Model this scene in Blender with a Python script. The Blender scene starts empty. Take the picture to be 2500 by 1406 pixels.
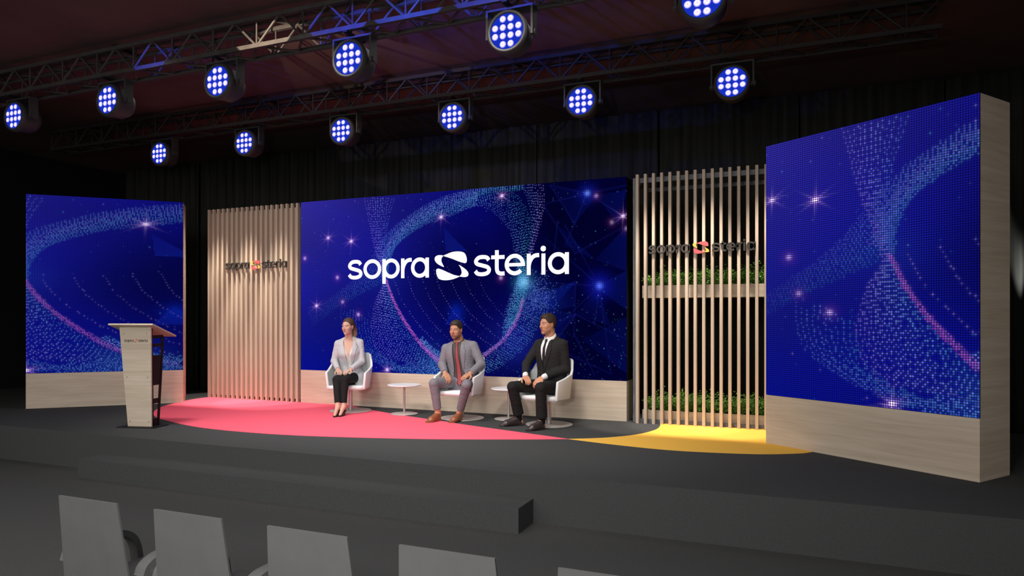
import bpy, bmesh, math, random
import numpy as np
from mathutils import Vector, Matrix
PI = math.pi
scene = bpy.context.scene
col = scene.collection
rnd = random.Random(7)
nrs = np.random.RandomState(11)

# ------------------------------------------------------------------ camera
TH = math.radians(22.5)
CAM_H, FPX, HORIZON = 1.7, 1693.0, 777.0
cam_d = bpy.data.cameras.new('camera')
cam = bpy.data.objects.new('camera', cam_d)
col.objects.link(cam)
cam.location = (0, 0, CAM_H)
cam.rotation_euler = (PI / 2, 0, TH)
cam_d.sensor_width = 36
cam_d.lens = 36 * FPX / 2500
cam_d.shift_y = (HORIZON - 703) / 2500
cam_d.clip_start, cam_d.clip_end = 0.05, 100
scene.camera = cam
scene.view_settings.view_transform = 'Standard'
scene.view_settings.look = 'None'
scene.view_settings.gamma = 1
scene.view_settings.exposure = 0
scene.view_settings.use_curve_mapping = False
try:
    scene.cycles.max_bounces = 5
    scene.cycles.diffuse_bounces = 3
    scene.cycles.use_denoising = True
    scene.cycles.caustics_reflective = False
    scene.cycles.caustics_refractive = False
    scene.cycles.sample_clamp_indirect = 4
except Exception:
    pass

# ------------------------------------------------------------------ colours, materials
def lin(v):
    v /= 255.0
    return v / 12.92 if v <= 0.04045 else ((v + 0.055) / 1.055) ** 2.4
def rgb(r, g, b):
    return (lin(r), lin(g), lin(b), 1)

def mat(name, color, rough=0.7, metal=0.0, spec=0.3, bump=None, vary=None, sheen=0.0):
    """Principled material; vary = (scale xyz, darker colour) mixes a noise, bump = (scale, strength)."""
    m = bpy.data.materials.new(name)
    m.use_nodes = True
    nt = m.node_tree
    b = nt.nodes['Principled BSDF']
    b.inputs['Base Color'].default_value = color
    b.inputs['Roughness'].default_value = rough
    b.inputs['Metallic'].default_value = metal
    b.inputs['Specular IOR Level'].default_value = spec
    if sheen:
        b.inputs['Sheen Weight'].default_value = sheen
    tc = nt.nodes.new('ShaderNodeTexCoord')
    if vary:
        sc, c2 = vary[0], vary[1]
        mp = nt.nodes.new('ShaderNodeMapping')
        mp.inputs['Scale'].default_value = sc
        nt.links.new(tc.outputs['Object'], mp.inputs['Vector'])
        nz = nt.nodes.new('ShaderNodeTexNoise')
        nz.inputs['Scale'].default_value = 1
        nz.inputs['Detail'].default_value = 5
        nz.inputs['Roughness'].default_value = 0.6
        nt.links.new(mp.outputs[0], nz.inputs['Vector'])
        rp = nt.nodes.new('ShaderNodeValToRGB')
        rp.color_ramp.elements[0].position = 0.35
        rp.color_ramp.elements[0].color = c2
        rp.color_ramp.elements[1].position = 0.65
        rp.color_ramp.elements[1].color = color
        nt.links.new(nz.outputs['Fac'], rp.inputs[0])
        nt.links.new(rp.outputs[0], b.inputs['Base Color'])
    if bump:
        nz = nt.nodes.new('ShaderNodeTexNoise')
        nz.inputs['Scale'].default_value = bump[0]
        nz.inputs['Detail'].default_value = 3
        nt.links.new(tc.outputs['Object'], nz.inputs['Vector'])
        bp = nt.nodes.new('ShaderNodeBump')
        bp.inputs['Strength'].default_value = bump[1]
        bp.inputs['Distance'].default_value = bump[2] if len(bump) > 2 else 0.01
        nt.links.new(nz.outputs['Fac'], bp.inputs['Height'])
        nt.links.new(bp.outputs[0], b.inputs['Normal'])
    return m

def emit_mat(name, color, strength, ring=None):
    m = bpy.data.materials.new(name)
    m.use_nodes = True
    nt = m.node_tree
    nt.nodes.clear()
    o = nt.nodes.new('ShaderNodeOutputMaterial')
    e = nt.nodes.new('ShaderNodeEmission')
    e.inputs[0].default_value = color
    e.inputs[1].default_value = strength
    nt.links.new(e.outputs[0], o.inputs[0])
    return m

def vcol_mat(name, rough=0.6, spec=0.3, bump=None, sheen=0.0, sss=0.0):
    m = mat(name, (1, 1, 1, 1), rough, 0, spec, bump, None, sheen)
    nt = m.node_tree
    a = nt.nodes.new('ShaderNodeVertexColor')
    a.layer_name = 'Col'
    nt.links.new(a.outputs[0], nt.nodes['Principled BSDF'].inputs['Base Color'])
    if sss:
        nt.nodes['Principled BSDF'].inputs['Subsurface Weight'].default_value = sss
        nt.nodes['Principled BSDF'].inputs['Subsurface Radius'].default_value = (0.012, 0.005, 0.003)
        nt.nodes['Principled BSDF'].inputs['Subsurface Scale'].default_value = 1
    return m

def wood(name, scale, c1, c2, c3):
    """light veneer: long stretched grain plus faint broader bands"""
    m = mat(name, c1, 0.5, 0, 0.25)
    nt = m.node_tree
    b = nt.nodes['Principled BSDF']
    tc = nt.nodes.new('ShaderNodeTexCoord')
    outs = []
    for k, (f, det) in enumerate(((1.0, 6), (0.28, 3))):
        mp = nt.nodes.new('ShaderNodeMapping')
        mp.inputs['Scale'].default_value = [s * f for s in scale]
        mp.inputs['Location'].default_value = (k * 3.1, k * 1.7, k * 5.3)
        nt.links.new(tc.outputs['Object'], mp.inputs['Vector'])
        nz = nt.nodes.new('ShaderNodeTexNoise')
        nz.inputs['Scale'].default_value = 1
        nz.inputs['Detail'].default_value = det
        nz.inputs['Roughness'].default_value = 0.65
        nz.inputs['Distortion'].default_value = 0.3
        nt.links.new(mp.outputs[0], nz.inputs['Vector'])
        outs.append(nz)
    r1 = nt.nodes.new('ShaderNodeValToRGB')
    r1.color_ramp.elements[0].position = 0.36
    r1.color_ramp.elements[0].color = c3
    r1.color_ramp.elements[1].position = 0.58
    r1.color_ramp.elements[1].color = c1
    nt.links.new(outs[0].outputs['Fac'], r1.inputs[0])
    r2 = nt.nodes.new('ShaderNodeValToRGB')
    r2.color_ramp.elements[0].position = 0.35
    r2.color_ramp.elements[0].color = (1, 1, 1, 1)
    r2.color_ramp.elements[1].position = 0.7
    r2.color_ramp.elements[1].color = c2
    nt.links.new(outs[1].outputs['Fac'], r2.inputs[0])
    mx = nt.nodes.new('ShaderNodeMixRGB')
    mx.blend_type = 'MULTIPLY'
    mx.inputs[0].default_value = 1
    nt.links.new(r1.outputs[0], mx.inputs[1])
    nt.links.new(r2.outputs[0], mx.inputs[2])
    nt.links.new(mx.outputs[0], b.inputs['Base Color'])
    return m

W1, W2, W3 = (0.62, 0.525, 0.42, 1), (0.88, 0.86, 0.83, 1), (0.53, 0.44, 0.345, 1)
M = dict(
    woodh=wood('oak_veneer_horizontal', (1.2, 1.2, 26), W1, W2, W3),
    woodv=wood('oak_veneer_vertical', (30, 30, 0.9), (.54, .44, .35, 1), W2, (.46, .37, .285, 1)),
    carpet=mat('grey_carpet', (0.066, 0.068, 0.069, 1), 0.95, 0, 0.05, (300, 0.25), ((60, 60, 60), (0.057, 0.059, 0.060, 1))),
    hall=mat('hall_floor_carpet', (0.066, 0.066, 0.066, 1), 0.95, 0, 0.05, (300, 0.25), ((60, 60, 60), (0.057, 0.057, 0.057, 1))),
    red=mat('coral_carpet', (0.90, 0.125, 0.19, 1), 0.95, 0, 0.05, (300, 0.2)),
    yellow=mat('yellow_carpet', (0.88, 0.50, 0.085, 1), 0.95, 0, 0.05, (300, 0.2)),
    ceil=mat('dark_ceiling', (0.12, 0.078, 0.075, 1), 0.95, 0, 0.05, None, ((0.5, 0.5, 1), (0.08, 0.052, 0.050, 1))),
    wall=mat('black_wall', (0.012, 0.012, 0.012, 1), 0.95, 0, 0.05),
    curtain=mat('black_velvet', (0.040, 0.040, 0.035, 1), 0.95, 0, 0.05, None, ((14, 14, 0.6), (0.024, 0.024, 0.022, 1))),
    black=mat('black_metal', (0.008, 0.008, 0.008, 1), 0.6, 0, 0.2),
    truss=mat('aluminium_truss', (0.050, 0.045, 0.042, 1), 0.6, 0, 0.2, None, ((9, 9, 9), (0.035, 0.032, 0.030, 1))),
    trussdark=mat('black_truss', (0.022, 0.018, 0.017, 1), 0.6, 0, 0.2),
    fixture=mat('black_plastic', (0.035, 0.033, 0.033, 1), 0.55, 0, 0.3),
    steel=mat('brushed_steel', (0.55, 0.53, 0.52, 1), 0.35, 0.75, 0.5, None, ((40, 40, 2), (0.48, 0.46, 0.45, 1))),
    disc=mat('satin_steel_disc', (0.52, 0.49, 0.46, 1), 0.45, 0.35, 0.4),
    white=mat('white_plastic', (0.80, 0.80, 0.80, 1), 0.35, 0, 0.4),
    tabletop=mat('white_tabletop', (0.90, 0.90, 0.90, 1), 0.3, 0, 0.5),
    shellin=mat('pale_grey_upholstery', (0.60, 0.64, 0.63, 1), 0.7, 0, 0.2, (120, 0.1)),
    grey=mat('galvanised_frame', (0.16, 0.17, 0.19, 1), 0.5, 0.3, 0.3, None, ((30, 30, 8), (0.10, 0.11, 0.12, 1))),
    audience=mat('grey_moulded_shell', (0.098, 0.098, 0.098, 1), 0.7, 0, 0.15, None, ((8, 8, 8), (0.09, 0.09, 0.09, 1))),
    dark=mat('dark_lettering', (0.045, 0.042, 0.038, 1), 0.6, 0, 0.2),
    lred=mat('coral_emblem', (0.62, 0.10, 0.11, 1), 0.5, 0, 0.3),
    lyel=mat('yellow_emblem', (0.72, 0.44, 0.08, 1), 0.5, 0, 0.3),
    leaf=mat('fern_leaf', (0.20, 0.42, 0.085, 1), 0.55, 0, 0.3, None, ((9, 9, 9), (0.10, 0.25, 0.045, 1))),
    soil=mat('soil', (0.02, 0.015, 0.01, 1), 0.95, 0, 0.05, None, ((60, 60, 60), (0.01, 0.008, 0.006, 1))),
    screw=mat('screw_head', (0.18, 0.16, 0.13, 1), 0.4, 0.6, 0.5),
)

# ------------------------------------------------------------------ object helpers
def link(name, me, material=None, parent=None):
    o = bpy.data.objects.new(name, me)
    col.objects.link(o)
    if material is not None and me is not None:
        me.materials.append(material)
    if parent is not None:
        o.parent = parent
    return o
def fin(name, bm, material, parent=None, smooth=False, bevel=0.0, bseg=2):
    if bevel:
        bmesh.ops.bevel(bm, geom=[e for e in bm.edges if e.calc_face_angle(0) > 0.5], offset=bevel, segments=bseg, affect='EDGES', clamp_overlap=True)
    bmesh.ops.recalc_face_normals(bm, faces=bm.faces)
    me = bpy.data.meshes.new(name)
    bm.to_mesh(me)
    bm.free()
    if smooth:
        me.polygons.foreach_set('use_smooth', [True] * len(me.polygons))
    return link(name, me, material, parent)
def tag(o, label=None, cat=None, group=None, kind=None):
    if label: o['label'] = label
    if cat: o['category'] = cat
    if group: o['group'] = group
    if kind: o['kind'] = kind
    return o
def empty(name, loc=(0, 0, 0), rz=0, label=None, cat=None, group=None):
    o = bpy.data.objects.new(name, None)
    o.empty_display_size = 0.1
    col.objects.link(o)
    o.location = loc
    o.rotation_euler = (0, 0, rz)
    return tag(o, label, cat, group)
def copy_tree(o, parent=None):
    c = o.copy()
    col.objects.link(c)
    if parent is not None:
        c.parent = parent
    for ch in list(o.children):
        copy_tree(ch, c)
    return c
def box(bm, x0, x1, y0, y1, z0, z1, mtx=None):
    vs = [bm.verts.new(v) for v in ((x0, y0, z0), (x1, y0, z0), (x1, y1, z0), (x0, y1, z0), (x0, y0, z1), (x1, y0, z1), (x1, y1, z1), (x0, y1, z1))]
    for f in ((0, 3, 2, 1), (4, 5, 6, 7), (0, 1, 5, 4), (1, 2, 6, 5), (2, 3, 7, 6), (3, 0, 4, 7)):
        bm.faces.new([vs[i] for i in f])
    if mtx is not None:
        for v in vs: v.co = mtx @ v.co
    return vs
def cyl(bm, p0, p1, r0, r1=None, n=16, cap=True):
    p0, p1 = Vector(p0), Vector(p1)
    r1 = r0 if r1 is None else r1
    d = (p1 - p0).normalized()
    a = d.orthogonal().normalized()
    b = d.cross(a)
    A = [bm.verts.new(p0 + r0 * (math.cos(2 * PI * i / n) * a + math.sin(2 * PI * i / n) * b)) for i in range(n)]
    B = [bm.verts.new(p1 + r1 * (math.cos(2 * PI * i / n) * a + math.sin(2 * PI * i / n) * b)) for i in range(n)]
    for i in range(n):
        bm.faces.new((A[i], A[(i + 1) % n], B[(i + 1) % n], B[i]))
    if cap:
        bm.faces.new(A[::-1]); bm.faces.new(B)
def lathe(bm, prof, n=48):
    rings = []
    for r, z in prof:
        if r < 1e-6: rings.append([bm.verts.new((0, 0, z))])
        else: rings.append([bm.verts.new((r * math.cos(2 * PI * i / n), r * math.sin(2 * PI * i / n), z)) for i in range(n)])
    for A, B in zip(rings, rings[1:]):
        for i in range(n):
            j = (i + 1) % n
            if len(A) == 1 and len(B) == 1: continue
            if len(A) == 1: bm.faces.new((A[0], B[i], B[j]))
            elif len(B) == 1: bm.faces.new((A[i], A[j], B[0]))
            else: bm.faces.new((A[i], A[j], B[j], B[i]))
def prism(bm, pts, ext, mtx=None):
    """extrude a planar outline pts (3-D points) by vector ext"""
    ext = Vector(ext)
    a = [bm.verts.new(Vector(p)) for p in pts]
    b = [bm.verts.new(Vector(p) + ext) for p in pts]
    n = len(pts)
    for i in range(n):
        bm.faces.new((a[i], a[(i + 1) % n], b[(i + 1) % n], b[i]))
    bm.faces.new(a[::-1]); bm.faces.new(b)
    if mtx is not None:
        for v in a + b: v.co = mtx @ v.co

def catmull(pts, n=10, closed=False):
    P = [np.array(p, float) for p in pts]
    out = []
    m = len(P)
    rng = range(m) if closed else range(m - 1)
    for i in rng:
        p0 = P[(i - 1) % m] if (closed or i > 0) else 2 * P[0] - P[1]
        p1, p2 = P[i], P[(i + 1) % m]
        p3 = P[(i + 2) % m] if (closed or i + 2 < m) else 2 * P[-1] - P[-2]
        for k in range(n):
            t = k / n
            out.append(0.5 * ((2 * p1) + (-p0 + p2) * t + (2 * p0 - 5 * p1 + 4 * p2 - p3) * t * t + (-p0 + 3 * p1 - 3 * p2 + p3) * t ** 3))
    if not closed: out.append(P[-1])
    return np.array(out)

# ------------------------------------------------------------------ the wordmark, drawn as strokes (unit = x-height)
def stroke(bm, pts, w, d, mtx, sx=1.0):
    """ribbon of width w along 2-D pts (x,z), front at y=0, back at y=d"""
    P = np.array(pts, float)
    T = np.gradient(P, axis=0)
    T /= np.linalg.norm(T, axis=1)[:, None] + 1e-9
    N = np.stack([-T[:, 1], T[:, 0]], 1)
    L, R = P + N * w / 2, P - N * w / 2
    rows = []
    for l, r in zip(L, R):
        rows.append([bm.verts.new(mtx @ Vector(v)) for v in ((l[0], 0, l[1]), (r[0], 0, r[1]), (r[0], d, r[1]), (l[0], d, l[1]))])
    for A, B in zip(rows, rows[1:]):
        for i in range(4):
            bm.faces.new((A[i], A[(i + 1) % 4], B[(i + 1) % 4], B[i]))
    bm.faces.new(rows[0]); bm.faces.new(rows[-1][::-1])
def ring(cx, cz, rx, rz, a0=0, a1=360, n=40):
    return [(cx + rx * math.cos(math.radians(a0 + (a1 - a0) * i / n)), cz + rz * math.sin(math.radians(a0 + (a1 - a0) * i / n))) for i in range(n + 1)]
EMB = dict(
 A=[(5.583,1.03),(5.759,1.11),(6.055,1.2),(6.352,1.217),(6.6,1.183),(6.734,1.097),(6.803,.962),(6.834,.81),(6.817,.693),(6.755,.645),(6.648,.659),(6.403,.734),(6.055,.869),(5.807,.952)],
 B=[(5.583,1.035),(5.455,1.069),(5.279,1.069),(5.155,1.021),(5.093,.924),(5.114,.807),(5.214,.683),(5.383,.576),(5.597,.493),(5.531,.628),(5.466,.766),(5.466,.897),(5.517,.986)],
 C=[(6.441,.024),(6.279,-.055),(6.031,-.124),(5.759,-.155),(5.507,-.138),(5.331,-.079),(5.245,.034),(5.19,.193),(5.176,.348),(5.231,.41),(5.331,.417),(5.559,.338),(5.859,.207),(6.155,.093)],
 D=[(6.41,.569),(6.6,.466),(6.793,.328),(6.89,.217),(6.921,.107),(6.866,.01),(6.721,-.024),(6.548,-.007),(6.441,.021),(6.51,.086),(6.559,.179),(6.538,.334),(6.476,.469)])
def wordmark(parent, mtx, depth, m_text, m_a, m_b, front=0.0, name='lettering'):
    """whole wordmark in x-height units mapped by mtx; returns the meshes"""
    bm = bmesh.new()
    w, zt, r = 0.19, 0.5, 0.405
    def S(p, ww=w, lift=0.0):
        stroke(bm, [(x, z) for x, z in p], ww, depth, mtx @ Matrix.Translation((0, -lift, 0)))
    def s_(x0, W):
        k = W / 0.935
        c = catmull([(0.80, .745), (0.70, .87), (0.49, .905), (0.27, .87), (0.135, .72), (0.20, .585), (0.46, .505), (0.73, .42), (0.815, .285), (0.72, .145), (0.47, .09), (0.22, .125), (0.10, .25)], 8)
        S([(x0 + a * k, b) for a, b in c])
    def bowl(x0, W):
        S(ring(x0 + W / 2, zt, W / 2 - w / 2, r, 0, 360), w)
    def a_(x0, x1):
        bowl(x0, (x1 - x0) - 0.02)
        S([(x1 - w / 2, 0), (x1 - w / 2, 0.98)], w, 0.002 * 0)
    def r_(x0, x1):
        S([(x0 + w / 2, 0), (x0 + w / 2, 0.98)])
        S(catmull([(x0 + w / 2, .42), (x0 + .15, .62), (x0 + .27, .80), (x0 + .42, .885), (x1, .90)], 6))
    s_(0, 0.935)
    bowl(0.976, 1.058)
    bowl(2.13, 0.987); S([(2.107 + w / 2, -0.26), (2.107 + w / 2, .985)])
    r_(3.197, 3.803)
    a_(3.766, 4.772)
    s_(7.18, 0.94)
    S(catmull([(8.40, 1.20), (8.40, .9), (8.40, .33), (8.46, .16), (8.60, .10), (8.79, .105)], 6)); S([(8.11, .872), (8.79, .872)], .18)
    S(ring(9.305, zt, .505 - w / 2, r, 0, 318, 40)); S([(8.93, .495), (9.81, .495)], .16)
    r_(9.907, 10.51)
    S([(10.717, 0), (10.717, .965)])
    S(ring(10.71, 1.186, .066, .066, 0, 360, 16), .13)
    a_(10.931, 11.934)
    out = [fin(name, bm, m_text, parent)]
    for key in 'ABCD':
        bm = bmesh.new()
        c = catmull(EMB[key], 4, True)
        prism(bm, [(x, 0, z) for x, z in c], (0, depth, 0), mtx)
        out.append(fin('emblem_leaf', bm, m_a if key in 'AC' else m_b, parent))
    return out
# ------------------------------------------------------------------ the hall
STG = 0.4
def plane_box(name, *a, m, bevel=0):
    bm = bmesh.new(); box(bm, *a)
    return tag(fin(name, bm, m, None, bevel=bevel), kind='structure')
plane_box('floor', -14.2, 4.6, -6, 11.4, -0.1, 0, m=M['hall'])
plane_box('ceiling', -14.2, 4.6, -3.0, 11.4, 4.95, 5.05, m=M['ceil'])
plane_box('wall_left', -14.2, -14.1, -6, 11.4, 0, 4.95, m=M['wall'])
plane_box('wall_right', 4.5, 4.6, -6, 11.4, 0, 4.95, m=M['wall'])
plane_box('wall_back', -14.2, 4.6, 11.3, 11.4, 0, 4.95, m=M['wall'])

bm = bmesh.new(); box(bm, -13.5, 4.2, 5.40, 9.40, 0, STG)
tag(fin('stage_platform', bm, M['carpet']), 'low wide stage platform covered in dark grey carpet', 'stage')
bm = bmesh.new(); box(bm, -7.12, -2.045, 5.07, 5.398, 0, 0.2)
tag(fin('stage_step', bm, M['carpet']), 'long grey carpeted step against the front of the stage', 'step')

def flat(name, pts, z0, z1, m, label, cat):
    bm = bmesh.new()
    prism(bm, [(x, y, z0) for x, y in pts], (0, 0, z1 - z0))
    return tag(fin(name, bm, m), label, cat)
edge1 = catmull([(-8.20, 6.92), (-7.95, 6.72), (-7.513, 6.494), (-6.504, 6.19), (-5.273, 6.175), (-3.886, 6.485), (-2.845, 6.869), (-2.293, 7.125)], 8)
edge2 = catmull([(-2.293, 7.125), (-3.052, 7.367), (-3.801, 7.606), (-4.146, 7.743), (-4.76, 7.955), (-5.088, 8.083), (-5.579, 8.30), (-6.119, 8.597), (-6.6, 8.95)], 8)
edge3 = catmull([(-6.6, 8.95), (-7.6, 9.3), (-8.5, 9.1), (-8.93, 8.70), (-8.98, 8.35), (-8.84, 7.85), (-8.62, 7.40), (-8.40, 7.12), (-8.20, 6.92)], 8)
red_pts = [tuple(p) for p in list(edge1[:-1]) + list(edge2[:-1]) + list(edge3[:-1])]
flat('floor_carpet', red_pts, STG, STG + 0.004, M['red'], 'coral red leaf-shaped carpet inlay under the chairs on stage', 'carpet')
e1 = catmull([(-2.293, 7.125), (-2.055, 7.270), (-1.869, 7.43), (-1.661, 7.72), (-1.545, 8.116), (-1.56, 8.481), (-1.62, 8.75)], 8)
e2 = catmull([(-1.62, 8.75), (-1.0, 9.1), (-0.2, 8.9), (0.25, 8.3), (0.30, 7.75), (0.106, 7.329)], 8)
e3 = catmull([(0.106, 7.329), (-0.005, 7.215), (-0.366, 7.03), (-0.926, 6.924), (-1.323, 6.92), (-1.85, 7.012), (-2.293, 7.125)], 8)
flat('floor_carpet', [tuple(p) for p in list(e1[:-1]) + list(e2[:-1]) + list(e3[:-1])], STG, STG + 0.004, M['yellow'],
     'mustard yellow leaf-shaped carpet inlay before the planted slat screen', 'carpet')

# pleated back curtain, in drops that can be drawn one by one
def curtain(x0, x1, y, label, seed, turn=None):
    r = random.Random(seed)
    n = int((x1 - x0) / 0.02)
    bm = bmesh.new()
    ph, prev = r.random() * 6, None
    f = 24 + r.random() * 4
    for i in range(n + 1):
        x = x0 + (x1 - x0) * i / n
        o = 0.045 * math.sin(x * f + ph + 0.8 * math.sin(x * 5.3 + seed)) + 0.03 * math.sin(x * f * 0.47 + seed)
        cur = [bm.verts.new((x, y + o * s, z)) for z, s in ((0.0, 1.15), (1.6, 1.0), (3.3, 0.85), (4.9, 0.6))]
        if prev:
            for k in range(3): bm.faces.new((prev[k], cur[k], cur[k + 1], prev[k + 1]))
        prev = cur
    o = fin('stage_curtain', bm, M['curtain'], None, smooth=True)
    sm = o.modifiers.new('thick', 'SOLIDIFY'); sm.thickness = 0.01
    return tag(o, label, 'curtain', 'black pleated drapes across the back wall')
names = ['behind the left screen tower', 'beside the left wood slat screen', 'above the left wood slat screen', 'above the left part of the central screen',
         'above the middle of the central screen', 'above the right end of the central screen', 'behind the planted slat screen', 'above the right screen tower', 'at the far right behind the right screen tower']
xs = [-13.6, -11.4, -10.0, -8.0, -6.0, -4.0, -2.0, 0.0, 1.8, 4.3]
for i, nm in enumerate(names):
    curtain(xs[i] + 0.01, xs[i + 1] - 0.01, 10.75, 'black pleated floor-to-ceiling drape ' + nm, i)

# ------------------------------------------------------------------ wood slat screens
def slat_wall(x0, n, yf, sw, sd, loc_label, board, right=False):
    root = empty('slat_screen', (x0, yf, STG), 0, loc_label, 'slat screen')
    H = 3.082
    bm = bmesh.new(); box(bm, 0, sw, 0, sd, 0, H)
    s0 = fin('slat', bm, M['woodv'], root, bevel=0.002, bseg=1)
    for i in range(1, n):
        s = s0.copy(); col.objects.link(s); s.parent = root
        s.location = (i * 0.1, 0, 0)
    W = (n - 1) * 0.1 + sw
    if board:
        bm = bmesh.new(); box(bm, 0, W, sd + 0.001, sd + 0.022, 0.05, H - 0.06)
        fin('backing_board', bm, M['woodv'], root)
        for z in (0.25, 1.5, 2.75):
            bm = bmesh.new(); box(bm, 0, W - .046, sd + 0.024, sd + 0.064, z, z + 0.05)
            fin('rail', bm, M['grey'], root)
        bm = bmesh.new(); box(bm, W - 0.045, W + 0.0, sd + 0.024, sd + 0.10, 0.0, H - 0.02)
        fin('post', bm, M['grey'], root)
        bm = bmesh.new(); box(bm, 0, 0.045, sd + 0.066, sd + 0.10, 0.0, H - 0.02)
        fin('post', bm, M['grey'], root)
    else:
        for px, nm in ((-0.052, 'post'), (W - 0.04, 'post')):
            bm = bmesh.new(); box(bm, px, px + 0.05, sd + 0.002, sd + 0.10, 0.0, H - 0.03)
            fin('post', bm, M['grey'], root, bevel=0.004)
        for px in (0.09, W - 0.12):
            bm = bmesh.new(); box(bm, px, px + 0.04, sd + 0.52, sd + 0.56, 0.0, H - 0.03)
            fin('post', bm, M['grey'], root, bevel=0.004)
        for y, z, h in ((sd + 0.002, H - 0.095, 0.06), (sd + 0.52, H - 0.12, 0.05)):
            bm = bmesh.new(); box(bm, 0, W - 0.042, y, y + 0.04, z, z + h)
            fin('rail', bm, M['grey'], root, bevel=0.003)
        for px in (0.0, W - 0.04):
            bm = bmesh.new(); box(bm, px, px + 0.035, sd + 0.044, sd + 0.518, H - 0.115, H - 0.075)
            fin('rail', bm, M['grey'], root)
        bm = bmesh.new(); box(bm, 0, W - 0.042, sd + 0.012, sd + 0.05, 0.0, 0.045)
        fin('rail', bm, M['grey'], root)
    return root
slat_wall(-8.988, 19, 8.62, 0.038, 0.048, 'left pale wood slat screen with a solid wooden backing', True)
slat_wall(-1.873, 19, 8.53, 0.034, 0.075, 'right open wood slat screen standing in front of green ferns', False)

# logos fixed on the slats
def sign(loc, k, label):
    root = empty('wall_sign', loc, 0, label, 'sign')
    wordmark(root, Matrix.Diagonal((k, 1, k, 1)), 0.018, M['dark'], M['lred'], M['lyel'])
    return root
sign((-8.592, 8.600, 2.490), 1.240 / 11.934, 'dark lettered company sign with red and yellow emblem on left slat screen')
sign((-1.714, 8.510, 2.490), 1.249 / 11.934, 'dark lettered company sign with red and yellow emblem on planted slat screen')

# ------------------------------------------------------------------ planters behind the right screen
def planter(z0, hb, label, plabel, seed, foot):
    y0 = 8.53 + 0.14
    root = empty('planter_box', (-1.82, y0, z0), 0, label, 'planter')
    bm = bmesh.new()
    box(bm, 0, 1.80, 0, 0.02, 0, hb)
    fin('front_board', bm, M['woodh'], root)
    bm = bmesh.new()
    box(bm, 0, 1.80, 0.33, 0.35, 0, hb); box(bm, 0, 0.02, 0.0205, 0.3295, 0, hb); box(bm, 1.78, 1.80, 0.0205, 0.3295, 0, hb); box(bm, 0.021, 1.779, 0.0205, 0.3295, 0, 0.02)
    fin('box', bm, M['woodh'], root)
    bm = bmesh.new(); box(bm, 0.022, 1.778, 0.022, 0.328, 0.021, hb - 0.02)
    fin('soil', bm, M['soil'], root)
    if foot:
        bm = bmesh.new()
        for x in (0.05, 1.65): box(bm, x, x + 0.1, 0.05, 0.3, STG - z0, 0)
        fin('foot', bm, M['grey'], root)
    r = random.Random(seed)
    verts, faces = [], []
    def leaflet(p, d, n, L, w):
        side = d.cross(n).normalized()
        b = len(verts)
        verts.extend([p, p + d * L * .45 + side * w + n * .002, p + d * L, p + d * L * .45 - side * w - n * .001])
        faces.append((b, b + 1, b + 2, b + 3))
    for c in range(190):
        bx, by = 0.04 + 1.72 * r.random(), 0.05 + 0.27 * r.random()
        hh = 0.17 + 0.10 * r.random() + 0.045 * math.sin(bx * 9 + seed) + 0.02 * math.sin(bx * 23)
        for k in range(4):
            az = r.random() * 2 * PI
            lean = 0.15 + 0.55 * r.random()
            p = Vector((bx, by, hb - 0.03))
            d = Vector((math.cos(az) * lean, math.sin(az) * lean, 1)).normalized()
            seg = hh * (0.7 + 0.5 * r.random()) / 7
            for s in range(8):
                p = p + d * seg
                d = (d + Vector((math.cos(az) * .10, math.sin(az) * .10, -.07))).normalized()
                if not (0.0 < p.x < 1.8 and -0.015 < p.y < 0.42): continue
                for sg in (-1, 1):
                    side = d.cross(Vector((r.random() - .5, r.random() - .5, .6))).normalized() * sg
                    dd = (side + d * .5 + Vector((0, 0, -.2 * r.random()))).normalized()
                    nn = Vector((r.random() - .5, r.random() - .5, 1)).normalized()
                    leaflet(p, dd, nn, 0.026 + 0.03 * r.random() * (1 - s / 10), 0.005 + 0.004 * r.random())
                if s == 7: leaflet(p, d, Vector((0, 1, .1)), 0.035, 0.007)
    me = bpy.data.meshes.new('fern_foliage')
    me.from_pydata([tuple(v) for v in verts], [], faces)
    f = link('fern_foliage', me, M['leaf'])
    f.location = (-1.82, y0, z0)
    tag(f, plabel, 'fern', None, 'stuff')
planter(1.955, 0.155, 'upper pale wood planter behind the right slat screen', 'green fern foliage filling the upper planter', 3, False)
planter(0.42, 0.135, 'lower pale wood planter near the stage floor behind slats', 'green fern foliage filling the lower planter', 9, True)
# ------------------------------------------------------------------ LED screen artwork, computed per LED (u metres from left edge of the centre screen, z height)
# a pixel of my measuring crop of the centre screen -> (u, z)
def zc(zx, zy):
    px, py = 730 + zx / 2.757, 430 + zy / 2.757
    a, b = (px - 1250) / FPX, (HORIZON - py) / FPX
    rx, ry = -math.sin(TH) + a * math.cos(TH), math.cos(TH) + a * math.sin(TH)
    t = 8.63 / ry
    return (t * rx + 7.10, CAM_H + t * b)
def curve(pts, n=24):
    return catmull([zc(*p) for p in pts], n)
def resample(c, m):
    d = np.r_[0, np.cumsum(np.linalg.norm(np.diff(c, axis=0), axis=1))]
    s = np.linspace(0, d[-1], m)
    return np.stack([np.interp(s, d, c[:, 0]), np.interp(s, d, c[:, 1])], 1)
C_CYAN, C_BLUE, C_VIO, C_PINK, C_TEAL = np.array([.10, .40, .74]), np.array([.16, .30, .85]), np.array([.36, .26, .80]), np.array([.75, .12, .62]), np.array([.06, .42, .52])
SPOTS = []   # u, z, colour, intensity
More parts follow.
